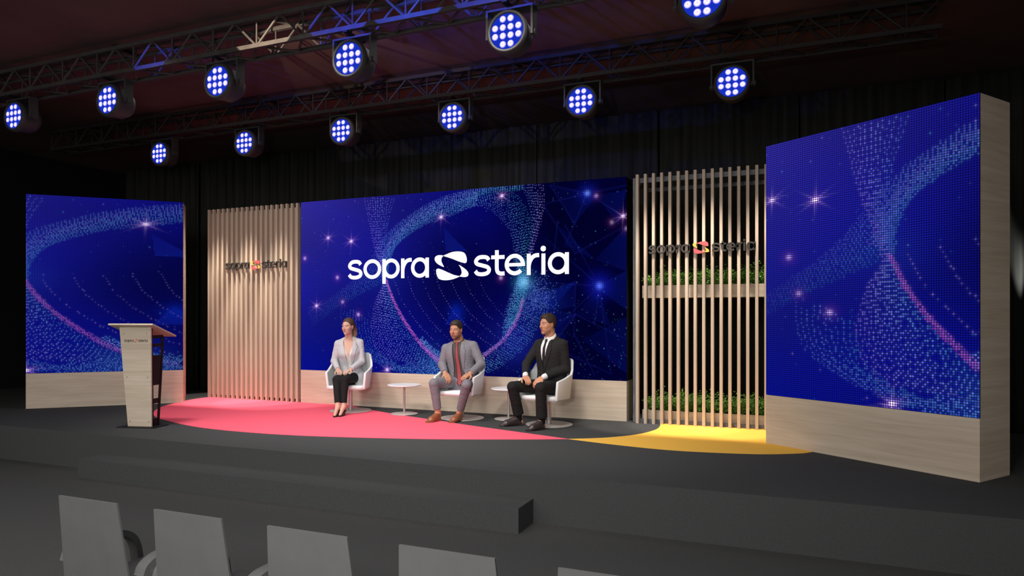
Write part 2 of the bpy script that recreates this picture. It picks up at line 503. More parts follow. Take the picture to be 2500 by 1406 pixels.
def family(A, B, ns, spacing, colA, colB, inten, jitter=0.0022, drop=0.08, power=1.0, fade=0):
    A, B = curve(A), curve(B)
    LA = np.linalg.norm(np.diff(A, axis=0), axis=1).sum()
    m = max(8, int(LA / spacing))
    A, B = resample(A, m), resample(B, m)
    for k in range(ns):
        t = (k / max(1, ns - 1)) ** power
        P = A * (1 - t) + B * t
        P = P + nrs.randn(*P.shape) * jitter
        keep = nrs.rand(m) > drop
        cc = colA * (1 - t) + colB * t
        for q_, (p, kk) in enumerate(zip(P, keep)):
            if kk:
                fd_ = .12 + .88 * min(1, q_ / m / fade) ** 1.5 if fade else 1
                SPOTS.append((p[0], p[1], cc * (0.8 + 0.4 * nrs.rand()), inten * (0.35 + 0.75 * nrs.rand()) * (.45 + .55 * math.sin(PI * (.12 + .8 * t))) * fd_))
# upper arch band running from lower left up and over
family([(60,900),(200,825),(330,725),(450,600),(600,380),(800,225),(1000,130),(1300,60),(1500,40)], [(90,1010),(290,862),(450,775),(570,690),(660,460),(860,290),(1060,235),(1250,120),(1500,90)], 20, .034, C_BLUE, C_TEAL, .40, fade=.45)
family([(520,640),(570,500),(660,370),(820,240),(1000,140),(1200,85)], [(600,690),(610,560),(680,440),(840,330),(1010,270),(1190,190)], 15, .027, C_BLUE * .6 + C_VIO * .4, C_CYAN, .46)
# vertical strand from upper left crossing at the waist
family([(440,150),(470,300),(500,450),(545,620),(570,740)], [(640,150),(600,300),(580,450),(585,600),(600,740)], 12, .034, C_VIO, C_BLUE, .52)
# strands falling left from the waist
family([(560,740),(510,860),(485,1000),(500,1120),(560,1230)], [(600,740),(650,880),(730,1030),(840,1180),(960,1270)], 22, .034, C_VIO, C_CYAN, .62)
family([(290,850),(282,950),(310,1080),(400,1180),(590,1300)], [(480,980),(490,1080),(520,1160),(600,1230),(760,1310)], 11, .036, C_BLUE, C_CYAN, .42)
family([(590,1300),(760,1330),(950,1340),(1150,1330)], [(760,1250),(900,1280),(1020,1300),(1150,1310)], 8, .03, C_CYAN, C_BLUE, .62)
# pink core
family([(580,700),(625,830),(700,975),(800,1120),(880,1210),(960,1275)], [(592,700),(640,830),(716,970),(815,1110),(900,1195),(985,1260)], 6, .018, C_PINK, C_PINK * .8 + .10, .62, .003, .05)
family([(800,1120),(880,1200),(960,1265),(1060,1310)], [(830,1080),(910,1160),(1000,1220),(1080,1260)], 9, .024, C_VIO, C_CYAN, .9)
# fine dotted loops inside the ring
for k in range(7):
    dx = 90 * k
    family([(640+dx,700-22*k),(690+dx,830-15*k),(790+dx,980-15*k),(930+dx,1130-20*k),(1080+dx*.9,1250-30*k)], [(640+dx,700-22*k),(690+dx,830-15*k),(790+dx,980-15*k),(930+dx,1130-20*k),(1080+dx*.9,1250-30*k)], 1, .042, C_VIO, C_VIO, .55 - .04 * k, .002, .05)
# right half of the ring
family([(1060,240),(1220,200),(1330,260),(1420,370),(1450,520),(1470,680),(1400,860),(1370,1020)], [(1250,60),(1420,100),(1520,200),(1560,350),(1530,520),(1520,700),(1500,860),(1430,1010)], 15, .036, C_BLUE, C_TEAL, .42)
family([(1640,60),(1650,160),(1640,260),(1600,400),(1560,560),(1540,720)], [(1500,60),(1540,160),(1560,260),(1560,400),(1530,560),(1515,720)], 11, .036, C_VIO, C_BLUE, .5)
family([(1440,560),(1475,660),(1440,800),(1390,960),(1370,1080)], [(1530,560),(1540,680),(1530,800),(1490,900),(1460,960)], 14, .026, C_CYAN, C_TEAL, .62)
family([(1500,820),(1470,920),(1420,1020),(1350,1110),(1230,1200),(1130,1260)], [(1512,830),(1485,935),(1436,1035),(1365,1125),(1245,1215),(1150,1275)], 6, .018, C_VIO, C_PINK * .8 + .10, .62, .003, .05)
family([(1480,900),(1420,1040),(1320,1160),(1200,1260),(1100,1320)], [(1620,960),(1560,1100),(1440,1220),(1300,1310),(1180,1350)], 13, .034, C_BLUE, C_CYAN, .5)
# loose sparkle
for k in range(1900):
    zx, zy = nrs.rand() * 2210, nrs.rand() * 1400
    dens = 1.0 if (zy > 900 and zx > 450) else 0.25
    if 640 < zx < 1400 and 300 < zy < 1000: dens = .12
    if nrs.rand() < dens * .75:
        u, z = zc(zx, zy)
        SPOTS.append((u, z, [C_CYAN, C_BLUE, C_VIO, C_TEAL][nrs.randint(4)], .05 + .42 * nrs.rand() ** 5))
for k in range(900):   # cloud right of the ring waist
    a = nrs.randn(2)
    u, z = zc(1590 + a[0] * 60, 820 + a[1] * 75)
    SPOTS.append((u, z, C_BLUE, .35 * nrs.rand()))
for k in range(500):
    a = nrs.randn(2)
    u, z = zc(1000 + a[0] * 120, 1270 + a[1] * 30)
    SPOTS.append((u, z, C_CYAN, .5 * nrs.rand()))
STARS = [(195,415,.8,3),(350,438,1,3),(117,872,.9,3),(292,846,.6,1),(955,275,.9,3),(1365,132,.9,3),(2180,268,1,3),(592,1303,.9,3),(38,553,.8,1),(257,682,.8,1),(398,931,.9,1),(1740,905,.0,1),(2205,352,.5,1),(2000,132,.45,1),(2105,310,.4,1),(1358,684,.7,1),(1735,930,.0,1)]
GLOW = [(1510,715,60,(.02,.16,.30),.8),(1510,715,35,(.15,.35,.5),.8),(1940,115,55,(.004,.008,.20),.9),(1940,115,16,(.1,.2,.6),1.),(2022,738,75,(.004,.006,.26),.9),(2022,738,20,(.08,.14,.7),1.),(1460,1110,160,(.01,.02,.30),.5),(590,690,110,(.004,.02,.08),.3),(900,1270,130,(.01,.04,.12),.5),(1600,850,130,(.005,.015,.16),.7),(1060,910,60,(.0,.01,.22),.7)]
TRI = [((975,345),(1130,505),(985,500),.55),((1590,800),(1860,710),(1700,900),.55),((1860,710),(1700,900),(1850,880),.22),((1750,330),(1990,560),(1800,470),.22),((1990,560),(2210,330),(2205,640),.28),((1640,880),(1860,930),(1700,1150),.20),
       ((2010,760),(2205,640),(2205,900),.30),((1860,930),(2010,760),(2100,1010),.18),((1700,60),(2000,130),(1850,330),.16),((2000,130),(2205,90),(2150,330),.26),((1900,1100),(2205,950),(2205,1330),.22),((1050,860),(1130,1010),(980,1000),.5),
       ((1550,1120),(1800,1060),(1700,1330),.14)]
LINES = [((2022,738),(1600,715)),((2022,738),(1660,420)),((2022,738),(1990,1000)),((2022,738),(2205,640)),((2022,738),(1740,1010)),((2022,738),(2100,1330)),((1940,115),(1690,60)),((1940,115),(2180,268)),((1940,115),(2205,60)),((1940,115),(1640,190)),
         ((1940,115),(1790,470)),((1640,190),(1860,520)),((1860,520),(2205,330)),((1790,330),(2022,738)),((1740,300),(1700,660)),((1860,930),(1700,1150)),((1860,710),(1850,1060)),((1700,1150),(2100,1330)),((1560,1050),(1860,930)),((1860,930),(2205,1100)),((1850,1060),(1990,1340)),((1690,60),(1860,330))]
def art(U, Z, pitch):
    """U, Z arrays of LED centres in the common artwork frame -> linear rgb"""
    X = U / 5.09
    Y = (Z - .905) / 2.58
    base = np.zeros(U.shape + (3,))
    left = np.clip(1 - X * 1.5, 0, 1)
    top = np.clip(Y, 0, 1)
    right = np.clip((X - .62) / .18, 0, 1)
    base[..., 0] = .0018 + .030 * left ** 2 * top ** 1.5 + .001 * left
    base[..., 1] = .0018 + .020 * left ** 2 * top ** 1.5 + .004 * left
    base[..., 2] = .105 + .14 * left + .10 * left ** 2 * top
    base *= (1 - .74 * right)[..., None]
    n1 = np.sin(U * 2.1 + 1.3 * np.sin(Z * 1.7)) * np.sin(Z * 2.6 + U * .7)
    base[..., 2] *= 1 + .22 * n1
    inner = np.exp(-(((U - 2.75) / .8) ** 2 + ((Z - 2.2) / .75) ** 2) ** 1.5)
    base *= (1 - .45 * inner)[..., None]
    def P(zx, zy): return np.array(zc(zx, zy))
    img = base
    for a, b, c, k in TRI:
        a, b, c = P(*a), P(*b), P(*c)
        def side(p, q): return (q[0] - p[0]) * (Z - p[1]) - (q[1] - p[1]) * (U - p[0])
        s1, s2, s3 = side(a, b), side(b, c), side(c, a)
        ins = ((s1 >= 0) & (s2 >= 0) & (s3 >= 0)) | ((s1 <= 0) & (s2 <= 0) & (s3 <= 0))
        dist = np.hypot(U - a[0], Z - a[1])
        L = max(np.hypot(*(b - a)), np.hypot(*(c - a)))
        w = ins * k * np.clip(.35 + .65 * dist / L, 0, 1) * .35
        img[..., 2] += w * .55
        img[..., 1] += w * .03
        img[..., 0] += w * .008
    for a, b in LINES:
        a, b = P(*a), P(*b)
        d = b - a; L = np.hypot(*d); d = d / L
        t = np.clip((U - a[0]) * d[0] + (Z - a[1]) * d[1], 0, L)
        r = np.hypot(U - a[0] - t * d[0], Z - a[1] - t * d[1])
        g = np.exp(-(r / (pitch * .7)) ** 2) * (.35 + .65 * np.exp(-t * 1.6))
        img[..., 2] += .055 * g; img[..., 1] += .004 * g; img[..., 0] += .003 * g
    for zx, zy, r, c, k in GLOW:
        p = P(zx, zy)
        s = r / 2.757 * .0055
        g = k * np.exp(-((U - p[0]) ** 2 + (Z - p[1]) ** 2) / (s * s))
        img += g[..., None] * np.array(c)
    for zx, zy, k, typ in STARS:
        if k <= 0: continue
        p = P(zx, zy)
        du, dz = U - p[0], Z - p[1]
        r = np.hypot(du, dz)
        g = .75 * k * np.exp(-(r / .022) ** 2)
        img += g[..., None] * np.array([.85, .55, .95])
        g = .11 * k * np.exp(-(r / .06) ** 2)
        img += g[..., None] * np.array([.55, .10, .85])
        if typ == 3:
            for ang in (35, 145, 88, 12):
                ca, sa = math.cos(math.radians(ang)), math.sin(math.radians(ang))
                al, ac = np.abs(du * ca + dz * sa), np.abs(-du * sa + dz * ca)
                g = .62 * k * np.exp(-al / .045) * np.exp(-(ac / (pitch * .5)) ** 2)
                img += g[..., None] * np.array([.7, .45, .85])
    return img
M_LED = bpy.data.materials.new('led_pixels'); M_LED.use_nodes = True
def led_material(m, pitch, hi=1.38, lo=.42, cap_=(.010, .012, .085, 1)):
    nt = m.node_tree; nt.nodes.clear()
    N, Lk = nt.nodes.new, nt.links.new
    out = N('ShaderNodeOutputMaterial'); em = N('ShaderNodeEmission'); vc = N('ShaderNodeVertexColor'); vc.layer_name = 'Col'
    tc = N('ShaderNodeTexCoord'); sep = N('ShaderNodeSeparateXYZ'); Lk(tc.outputs['Object'], sep.inputs[0])
    parts = []
    for ax in ('X', 'Z'):
        d = N('ShaderNodeMath'); d.operation = 'DIVIDE'; d.inputs[1].default_value = pitch; Lk(sep.outputs[ax], d.inputs[0])
        f = N('ShaderNodeMath'); f.operation = 'FRACT'; Lk(d.outputs[0], f.inputs[0])
        s = N('ShaderNodeMath'); s.operation = 'SUBTRACT'; s.inputs[1].default_value = .5; Lk(f.outputs[0], s.inputs[0])
        q = N('ShaderNodeMath'); q.operation = 'MULTIPLY'; Lk(s.outputs[0], q.inputs[0]); Lk(s.outputs[0], q.inputs[1]); parts.append(q)
    a = N('ShaderNodeMath'); a.operation = 'ADD'; Lk(parts[0].outputs[0], a.inputs[0]); Lk(parts[1].outputs[0], a.inputs[1])
    mr = N('ShaderNodeMapRange'); mr.inputs['From Min'].default_value = .10; mr.inputs['From Max'].default_value = .24
    mr.inputs['To Min'].default_value = 1.38; mr.inputs['To Max'].default_value = .42; mr.clamp = True
    Lk(a.outputs[0], mr.inputs['Value'])
    mx = N('ShaderNodeMixRGB'); mx.blend_type = 'MULTIPLY'; mx.inputs[0].default_value = 1
    Lk(vc.outputs[0], mx.inputs[1]); Lk(mr.outputs[0], mx.inputs[2])
    # between the diodes the face stays dark blue, bright diodes are round
    cm = N('ShaderNodeMixRGB'); cm.blend_type = 'MULTIPLY'; cm.inputs[0].default_value = 1; cm.inputs[2].default_value = (lo, lo, lo, 1); Lk(vc.outputs[0], cm.inputs[1])
    dk = N('ShaderNodeMixRGB'); dk.blend_type = 'DARKEN'; dk.inputs[0].default_value = 1; dk.inputs[2].default_value = cap_; Lk(cm.outputs[0], dk.inputs[1])
    fc = N('ShaderNodeMapRange'); fc.inputs['From Min'].default_value = .10; fc.inputs['From Max'].default_value = .24; fc.inputs['To Min'].default_value = 1; fc.inputs['To Max'].default_value = 0
    Lk(a.outputs[0], fc.inputs['Value'])
    mx.inputs[2].default_value = (hi, hi, hi, 1)
    for l in list(mx.inputs[2].links): nt.links.remove(l)
    fm = N('ShaderNodeMixRGB'); Lk(fc.outputs[0], fm.inputs[0]); Lk(dk.outputs[0], fm.inputs[1]); Lk(mx.outputs[0], fm.inputs[2])
    Lk(fm.outputs[0], em.inputs[0]); em.inputs[1].default_value = 1.0
    Lk(em.outputs[0], out.inputs[0])
PITCH = 0.02
led_material(M_LED, PITCH)
M_LEDC = bpy.data.materials.new('led_pixels_fine'); M_LEDC.use_nodes = True
led_material(M_LEDC, PITCH * 2, 1.18, .62, (.5, .5, .5, 1))
def led_panel(parent, width, umap, y, pit, mpit):
    """LED face in the parent's local x/z plane, one quad per LED"""
    nx, nz = int(round(width / pit)), int(round(2.58 / pit))
    px, pz = width / nx, 2.58 / nz
    uc = umap((np.arange(nx) + .5) * px)
    zc_ = .907 + (np.arange(nz) + .5) * pz
    U, Z = np.meshgrid(uc, zc_)
    img = art(U, Z, pit)
    du = abs(uc[1] - uc[0])
    add = np.zeros_like(img)
    for u, z, c, k in SPOTS:
        i = int((u - uc[0]) / du + .5) if uc[1] > uc[0] else -1
        j = int((z - .907) / pz)
        if 0 <= i < nx and 0 <= j < nz:
            add[j, i] = np.maximum(add[j, i], np.array(c) * k * (1.05 if mpit != pit else .46))
            for a_, b_ in ((1, 0), (-1, 0), (0, 1), (0, -1)):
                if 0 <= i + a_ < nx and 0 <= j + b_ < nz:
                    add[j + b_, i + a_] = np.maximum(add[j + b_, i + a_], np.array(c) * k * (.03 if mpit != pit else .03))
    img = np.clip(img + add, 0, .95)
    xs_ = np.arange(nx + 1) * PITCH
    zs_ = np.arange(nz + 1) * PITCH
    V = np.stack(np.meshgrid(xs_, zs_), -1).reshape(-1, 2)
    verts = np.zeros((len(V), 3)); verts[:, 0] = V[:, 0]; verts[:, 2] = V[:, 1]
    j, i = np.meshgrid(np.arange(nz), np.arange(nx), indexing='ij')
    a = (j * (nx + 1) + i).ravel()
    F = np.stack([a, a + 1, a + nx + 2, a + nx + 1], 1)
    me = bpy.data.meshes.new('led_face')
    me.from_pydata(verts.tolist(), [], F.tolist())
    sub = pit / mpit
    ca = me.color_attributes.new('Col', 'FLOAT_COLOR', 'CORNER')
    cc = np.ones((len(F), 4, 4), np.float32)
    cc[..., :3] = img.reshape(-1, 1, 3)
    ca.data.foreach_set('color', cc.ravel())
    o = link('led_face', me, M_LED if mpit == pit else M_LEDC, parent)
    o.scale = (width / (nx * PITCH), 1, 2.58 / (nz * PITCH))
    o.location = (0, y, .907 - STG)
    return o
def tower(P, Q, depth, umap, label, side_black=False):
    ang = math.atan2(Q[1] - P[1], Q[0] - P[0])
    W = math.hypot(Q[0] - P[0], Q[1] - P[1])
    root = empty('led_screen', (P[0], P[1], STG), ang, label, 'screen')
    if side_black:
        bm = bmesh.new(); box(bm, 0, W, 0, depth, 0, .507)
        fin('base', bm, M['woodh'], root, bevel=.002, bseg=1)
        bm = bmesh.new(); box(bm, .0, W, .03, depth - .05, .508, 3.087)
        fin('housing', bm, M['black'], root)
        led_panel(root, W, umap, .004, .0125, .025)
        bm = bmesh.new(); box(bm, .0, W, .006, .029, .508, 3.087)
        fin('cabinet_edge', bm, M['black'], root)
    else:
        bm = bmesh.new()
        box(bm, 0, W, 0, depth, 0, .505)
        fin('base', bm, M['woodh'], root, bevel=.002, bseg=1)
        bm = bmesh.new(); box(bm, 0, W, .012, depth, .506, 3.087)
        fin('housing', bm, M['woodh'], root, bevel=.002, bseg=1)
        bm = bmesh.new(); box(bm, 0.0, W, .003, .0115, .508, 3.085)
        fin('cabinet_edge', bm, M['black'], root)
        led_panel(root, W, umap, .001, .0205, .0205)
    return root
ctr = tower((-7.10, 8.63), (-2.01, 8.63), .33, lambda u: u, 'wide central blue LED screen with white wordmark on a wood base', True)
k = 3.461 / 11.934
wordmark(ctr, Matrix.Translation((.867, -.003, 2.278 - STG)) @ Matrix.Diagonal((k, 1, k, 1)), .004, emit_mat('white_led', (1, 1, 1, 1), 1.0), emit_mat('white_led_b', (1, 1, 1, 1), 1.0), emit_mat('white_led_c', (1, 1, 1, 1), 1.0), name='lettering')
tower((-10.262, 6.529), (-8.77, 7.931), .50, lambda u: 1.557 + .577 * u, 'left angled wood tower with a blue LED screen behind the lectern')
tower((-.32, 7.678), (1.32, 6.488), .50, lambda u: .45 + .835 * u, 'tall right angled wood tower with a blue LED screen')
# ------------------------------------------------------------------ lectern
def make_lectern():
    root = empty('lectern', (-7.295, 6.006, STG), math.radians(14), 'tapered pale wood lectern with black metal sides and a sloping top', 'lectern')
    bm = bmesh.new(); box(bm, -.245, .245, -.14, .14, 0, .008)
    fin('base_plate', bm, M['black'], root)
    H = 1.192
    t = .018
    # front board: tapered, leaning forward
    bm = bmesh.new()
    f = [(-.155, -.055, .009), (.155, -.055, .009), (.205, -.135, H), (-.205, -.135, H)]
    prism(bm, f, (0, t, 0))
    board = fin('front_board', bm, M['woodh'], root)
    def fy(z): return -.055 - .080 * z / H
    bm = bmesh.new()
    for x, z in ((-.15, 1.12), (.15, 1.12), (-.135, .6), (.135, .6), (-.125, .07), (.125, .07)):
        cyl(bm, (x, fy(z) - .002, z), (x, fy(z) + .004, z), .006, n=10)
    fin('screw', bm, M['screw'], board)
    a = math.atan2(.080, H)
    kx = .306 / 11.934
    mt = Matrix.Translation((-.150, fy(1.020) - .0015, 1.020)) @ Matrix.Rotation(a, 4, 'X') @ Matrix.Diagonal((kx, 1, kx, 1))
    wordmark(board, mt, .001, M['dark'], M['lred'], M['lyel'])
    # black side plates with cut-outs: built as a ladder of bars in the y-z plane
    for sx in (-1, 1):
        bm = bmesh.new()
        def X(z): return sx * (.150 + .045 * z / H)
        def bar(p0, p1, w0, w1):
            (y0, z0), (y1, z1) = p0, p1
            vs = []
            for xo in (0, -.006 * sx):
                for (y, z, w) in ((y0, z0, w0), (y1, z1, w1)):
                    vs += [bm.verts.new((X(z) + xo, y - w / 2, z)), bm.verts.new((X(z) + xo, y + w / 2, z))]
            q = [0, 1, 3, 2]
            bm.faces.new([vs[i] for i in q]); bm.faces.new([vs[i + 4] for i in q[::-1]])
            for i in range(4):
                a_, b_ = q[i], q[(i + 1) % 4]
                bm.faces.new((vs[a_], vs[a_ + 4], vs[b_ + 4], vs[b_]))
        bar((-.022, .009), (-.105, 1.19), .03, .03)
        bar((.075, .009), (.105, .95), .045, .045); bar((.105, .95), (.100, 1.085), .045, .045)
        for z0, z1 in ((.009, .10), (.28, .34), (.50, .86), (.96, 1.0), (1.06, 1.10)):
            zz = (z0 + z1) / 2
            y0, y1 = -.022 - .083 * zz / 1.19, .075 + .03 * zz / .95
            vs = []
            for xo in (0, -.006 * sx):
                for y, z in ((y0, z0), (y1, z0), (y1, z1), (y0, z1)):
                    vs.append(bm.verts.new((X(z) + xo, y, z)))
            bm.faces.new(vs[:4]); bm.faces.new(vs[7:3:-1])
            for i in range(4): bm.faces.new((vs[i], vs[i + 4], vs[(i + 1) % 4 + 4], vs[(i + 1) % 4]))
        fin('side_plate', bm, M['black'], root)
    # sloping top
    z1, z0 = 1.222, 1.075
    bm = bmesh.new()
    tl = math.atan2(z1 - z0, .44)
    L = math.hypot(.44, z1 - z0)
    mtx = Matrix.Translation((0, 0, (z0 + z1) / 2)) @ Matrix.Rotation(-tl, 4, 'X')
    box(bm, -.287, .287, -L / 2, L / 2, 0, .018, mtx)
    top = fin('top', bm, M['woodh'], root, bevel=.002, bseg=1)
    bm = bmesh.new(); box(bm, -.27, .27, L / 2 - .012, L / 2 - .002, .0185, .03, mtx)
    fin('paper_stop', bm, M['black'], top)
    bm = bmesh.new()
    for x in (-.12, .06): cyl(bm, mtx @ Vector((x, -L / 2 + .04, -.001)), mtx @ Vector((x, -L / 2 + .04, .004)), .014, n=14)
    fin('fixing', bm, M['steel'], top)
    return root
make_lectern()

# ------------------------------------------------------------------ swivel armchairs
CH = [((-5.82, 8.13), 21, 'white swivel armchair the woman in the light blazer sits on'),
      ((-4.06, 8.10), 3, 'white swivel armchair under the man with the red tie'),
      ((-2.83, 8.02), -11, 'white swivel armchair under the man in the black suit')]
def make_chair():
    root = empty('swivel_armchair')
    bm = bmesh.new(); lathe(bm, [(0, 0), (.285, 0), (.288, .003), (.287, .007), (.27, .010), (0, .012)], 72)
    fin('base_disc', bm, M['disc'], root, smooth=True)
    bm = bmesh.new(); cyl(bm, (0, 0, .0125), (0, 0, .31), .028, n=28, cap=True)
    fin('column', bm, M['steel'], root, smooth=False)
    # shell: stations from left arm front round the back to right arm front
    def half():
        return [((.285, -.270), (.262, -.262), .555), ((.297, -.12), (.268, -.12), .585), ((.305, .03), (.262, .03), .628), ((.292, .085), (.245, .085), .675),
                ((.252, .165), (.205, .150), .790), ((.215, .205), (.165, .178), .806), ((.11, .232), (.10, .192), .806)]
    h = half()
    st = [((-a[0], a[1]), (-b[0], b[1]), z) for a, b, z in h] + [((0, .238), (0, .197), .806)] + [(a, b, z) for a, b, z in h[::-1]]
    th, zb = .034, .325
    bm = bmesh.new()
    rows = []
    for k, (tp, bt, zt) in enumerate(st):
        c = Vector((0, -.05))
        def inw(p, d):
            v = Vector(p) 
            n = (Vector((0, min(v.y, .02) if abs(v.x) > .2 else -.2)) - v)
            if k in (0, len(st) - 1): n = Vector((-v.x, 0))
            n.normalize()
            return v + n * d
        T_o, B_o = Vector(tp), Vector(bt)
        T_i, B_i = inw(tp, th), inw(bt, th)
        rows.append([bm.verts.new((*B_o, zb)), bm.verts.new((*(T_o * .45 + B_o * .55), (zb + zt) / 2)), bm.verts.new((*T_o, zt)), bm.verts.new((*T_i, zt - .002)), bm.verts.new((*(T_i * .45 + B_i * .55), (zb + zt) / 2)), bm.verts.new((*B_i, zb))])
    inner = []
    for A, B in zip(rows, rows[1:]):
        for i in range(6):
            f = bm.faces.new((A[i], A[(i + 1) % 6], B[(i + 1) % 6], B[i]))
            if i in (3, 4): f.material_index = 1
    bm.faces.new(rows[0]); bm.faces.new(rows[-1][::-1])
    o = fin('shell', bm, M['white'], root, smooth=True)
    o.data.materials.append(M['shellin'])
    b = o.modifiers.new('round', 'BEVEL'); b.width = .010; b.segments = 3; b.angle_limit = math.radians(35)
    b.harden_normals = False
    # seat cushion
    bm = bmesh.new()
    pts = catmull([(-.235, -.275), (0, -.285), (.235, -.275), (.240, -.05), (.215, .11), (.11, .155), (0, .160), (-.11, .155), (-.215, .11), (-.240, -.05)], 5, True)
    prism(bm, [(x, y, .318) for x, y in pts], (0, 0, .055))
    fin('seat', bm, M['white'], root, bevel=.012, bseg=3, smooth=True)
    return root
chair0 = make_chair()
for i, ((x, y), a, lb) in enumerate(CH):
    c = chair0 if i == 0 else copy_tree(chair0)
    c.location = (x, y, STG + (.004 if i == 0 else .0)); c.rotation_euler = (0, 0, math.radians(a))
    tag(c, lb, 'armchair', 'white swivel armchairs on the stage')

# ------------------------------------------------------------------ side tables
def make_table():
    root = empty('side_table')
    bm = bmesh.new(); lathe(bm, [(0, 0), (.182, 0), (.184, .003), (.182, .006), (0, .009)], 64)
    fin('base_disc', bm, M['disc'], root, smooth=True)
    bm = bmesh.new(); cyl(bm, (0, 0, .0095), (0, 0, .378), .015, n=24)
    fin('column', bm, M['steel'], root)
    bm = bmesh.new(); lathe(bm, [(0, .379), (.205, .379), (.224, .385), (.228, .392), (.226, .398), (0, .400)], 72)
    fin('table_top', bm, M['tabletop'], root, smooth=False)
    return root
t0 = make_table()
t0.location = (-4.955, 8.14, STG + .0045)
tag(t0, 'round white side table between the woman and the man with red tie', 'table', 'round white side tables on the stage')
t1 = copy_tree(t0); t1.location = (-3.47, 8.26, STG)
tag(t1, 'round white side table partly hidden behind the black suited man', 'table', 'round white side tables on the stage')

# ------------------------------------------------------------------ audience chairs
def make_seat():
    root = empty('audience_chair')
    bm = bmesh.new()
    # tall plain back, slightly wider below, leaning back towards the viewer
    zt, zb = .85, .30
    def P(x, z, y): return (x, y, z)
    yt, yb = -.045, .02
    prism(bm, [P(-.1965, zt, yt), P(.1965, zt, yt), P(.236, zb, yb), P(-.236, zb, yb)], (0, .009, .001))
    fin('backrest', bm, M['audience'], root, bevel=.002)
    bm = bmesh.new()
    box(bm, -.225, .225, .045, .50, .34, .40)
    fin('seat', bm, M['audience'], root, bevel=.015, bseg=3, smooth=True)
    for s in (-1, 1):
        bm = bmesh.new()
        c = catmull([(.035, .500), (.06, .545), (.14, .572), (.30, .566), (.40, .515), (.44, .40), (.44, .20), (.44, .0)], 7)
        prev = None
        T = np.gradient(c, axis=0); T /= np.linalg.norm(T, axis=1)[:, None]
        for (y, z), (ty, tz) in zip(c, T):
            fl = .225 + .014 * min(1, (y - .03) / .25)
            r = []
            for x, w in ((s * fl, -.5), (s * (fl + .062), -.5), (s * (fl + .062), .5), (s * fl, .5)):
                r.append(bm.verts.new((x, y - tz * .032 * w, z + ty * .032 * w)))
            if prev:
                for i in range(4): bm.faces.new((prev[i], prev[(i + 1) % 4], r[(i + 1) % 4], r[i]))
            else: bm.faces.new(r)
            prev = r
        bm.faces.new(prev[::-1])
        fin('arm', bm, M['audience'], root, bevel=.003)
        bm = bmesh.new(); cyl(bm, (s * .2, .06, 0), (s * .2, .05, .40), .014, n=12)
        fin('leg', bm, M['audience'], root)
    return root
s0 = make_seat()
for i, (x, nm) in enumerate(((-3.085, 'leftmost'), (-2.458, 'second from the left'), (-1.818, 'middle'), (-1.191, 'second from the right'), (-.562, 'rightmost'))):
    c = s0 if i == 0 else copy_tree(s0)
    c.location = (x, 2.285, 0)
    tag(c, {'leftmost': 'plain grey audience chair at the left end of the front row'}.get(nm, 'plain grey audience chair, %s of the five in the front row' % nm), 'chair', 'grey audience chairs in the front row')
# ------------------------------------------------------------------ trusses
RX0, DX, FZ = -.676, 1.794, 4.30
RY_R, RY_F = 8.083, 5.890
def make_truss(x0, x1, yc, z0, z1, m, label):
    root = empty('lighting_truss', (x0, yc, z0), 0, label, 'truss')
    L, h, w = x1 - x0, z1 - z0, .145
    for y in (-w, w):
        for z in (0, h):
            bm = bmesh.new(); box(bm, 0, L, y - .022, y + .022, z - .022, z + .022)
            fin('chord', bm, m, root)
    n = int(L / .30)
    st = L / n
    def zig(face):
        bm = bmesh.new()
        for i in range(n):
            a, b = i * st, (i + 1) * st
            s = i % 2
            lo, hi = ((0, 1), (1, 0))[s]
            if face in (-1, 1): p, q = (a, face * w, lo * h), (b, face * w, hi * h)
            else: p, q = (a, (-w, w)[lo], 0 if face == 0 else h), (b, (-w, w)[hi], 0 if face == 0 else h)
            cyl(bm, p, q, .013, n=6)
            if face in (-1, 1) and s == 0: cyl(bm, (a, face * w, 0), (a, face * w, h), .010, n=6)
        return fin('lattice', bm, m, root)
    for f in (-1, 1, 0, 2): zig(f)
    for x in [L * k for k in (.06, .35, .65, .94)]:
        bm = bmesh.new(); cyl(bm, (x, 0, h + .02), (x, 0, 4.95 - z0), .008, n=8); box(bm, x - .02, x + .02, -w, w, h + .0225, h + .05)
        fin('hanger', bm, M['black'], root)
    return root
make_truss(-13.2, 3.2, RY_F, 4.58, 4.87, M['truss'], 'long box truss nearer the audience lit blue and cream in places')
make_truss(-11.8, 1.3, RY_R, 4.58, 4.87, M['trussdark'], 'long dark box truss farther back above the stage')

# ------------------------------------------------------------------ LED wash lights: facing the audience
M_PLATE = emit_mat('blue_lens_plate', (.008, .030, .50, 1), 1.0)
def lens_material():
    m = bpy.data.materials.new('lit_lens'); m.use_nodes = True
    nt = m.node_tree; nt.nodes.clear(); N, Lk = nt.nodes.new, nt.links.new
    o = N('ShaderNodeOutputMaterial'); e = N('ShaderNodeEmission'); tc = N('ShaderNodeTexCoord')
    ln = N('ShaderNodeVectorMath'); ln.operation = 'LENGTH'; Lk(tc.outputs['Object'], ln.inputs[0])
    mr = N('ShaderNodeMapRange'); mr.inputs['From Min'].default_value = 0; mr.inputs['From Max'].default_value = .034; Lk(ln.outputs['Value'], mr.inputs['Value'])
    r = N('ShaderNodeValToRGB'); el = r.color_ramp.elements
    el[0].position = 0; el[0].color = (.95, .80, 1, 1)
    el[1].position = .26; el[1].color = (.50, .30, .75, 1)
    for p, c in ((.36, (.95, .90, 1, 1)), (.66, (.85, .80, 1, 1)), (.86, (.32, .27, .95, 1)), (1.0, (.05, .06, .70, 1))):
        q = el.new(p); q.color = c
    Lk(mr.outputs[0], r.inputs[0]); Lk(r.outputs[0], e.inputs[0]); e.inputs[1].default_value = 1.1; Lk(e.outputs[0], o.inputs[0])
    return m
M_LENS = lens_material()
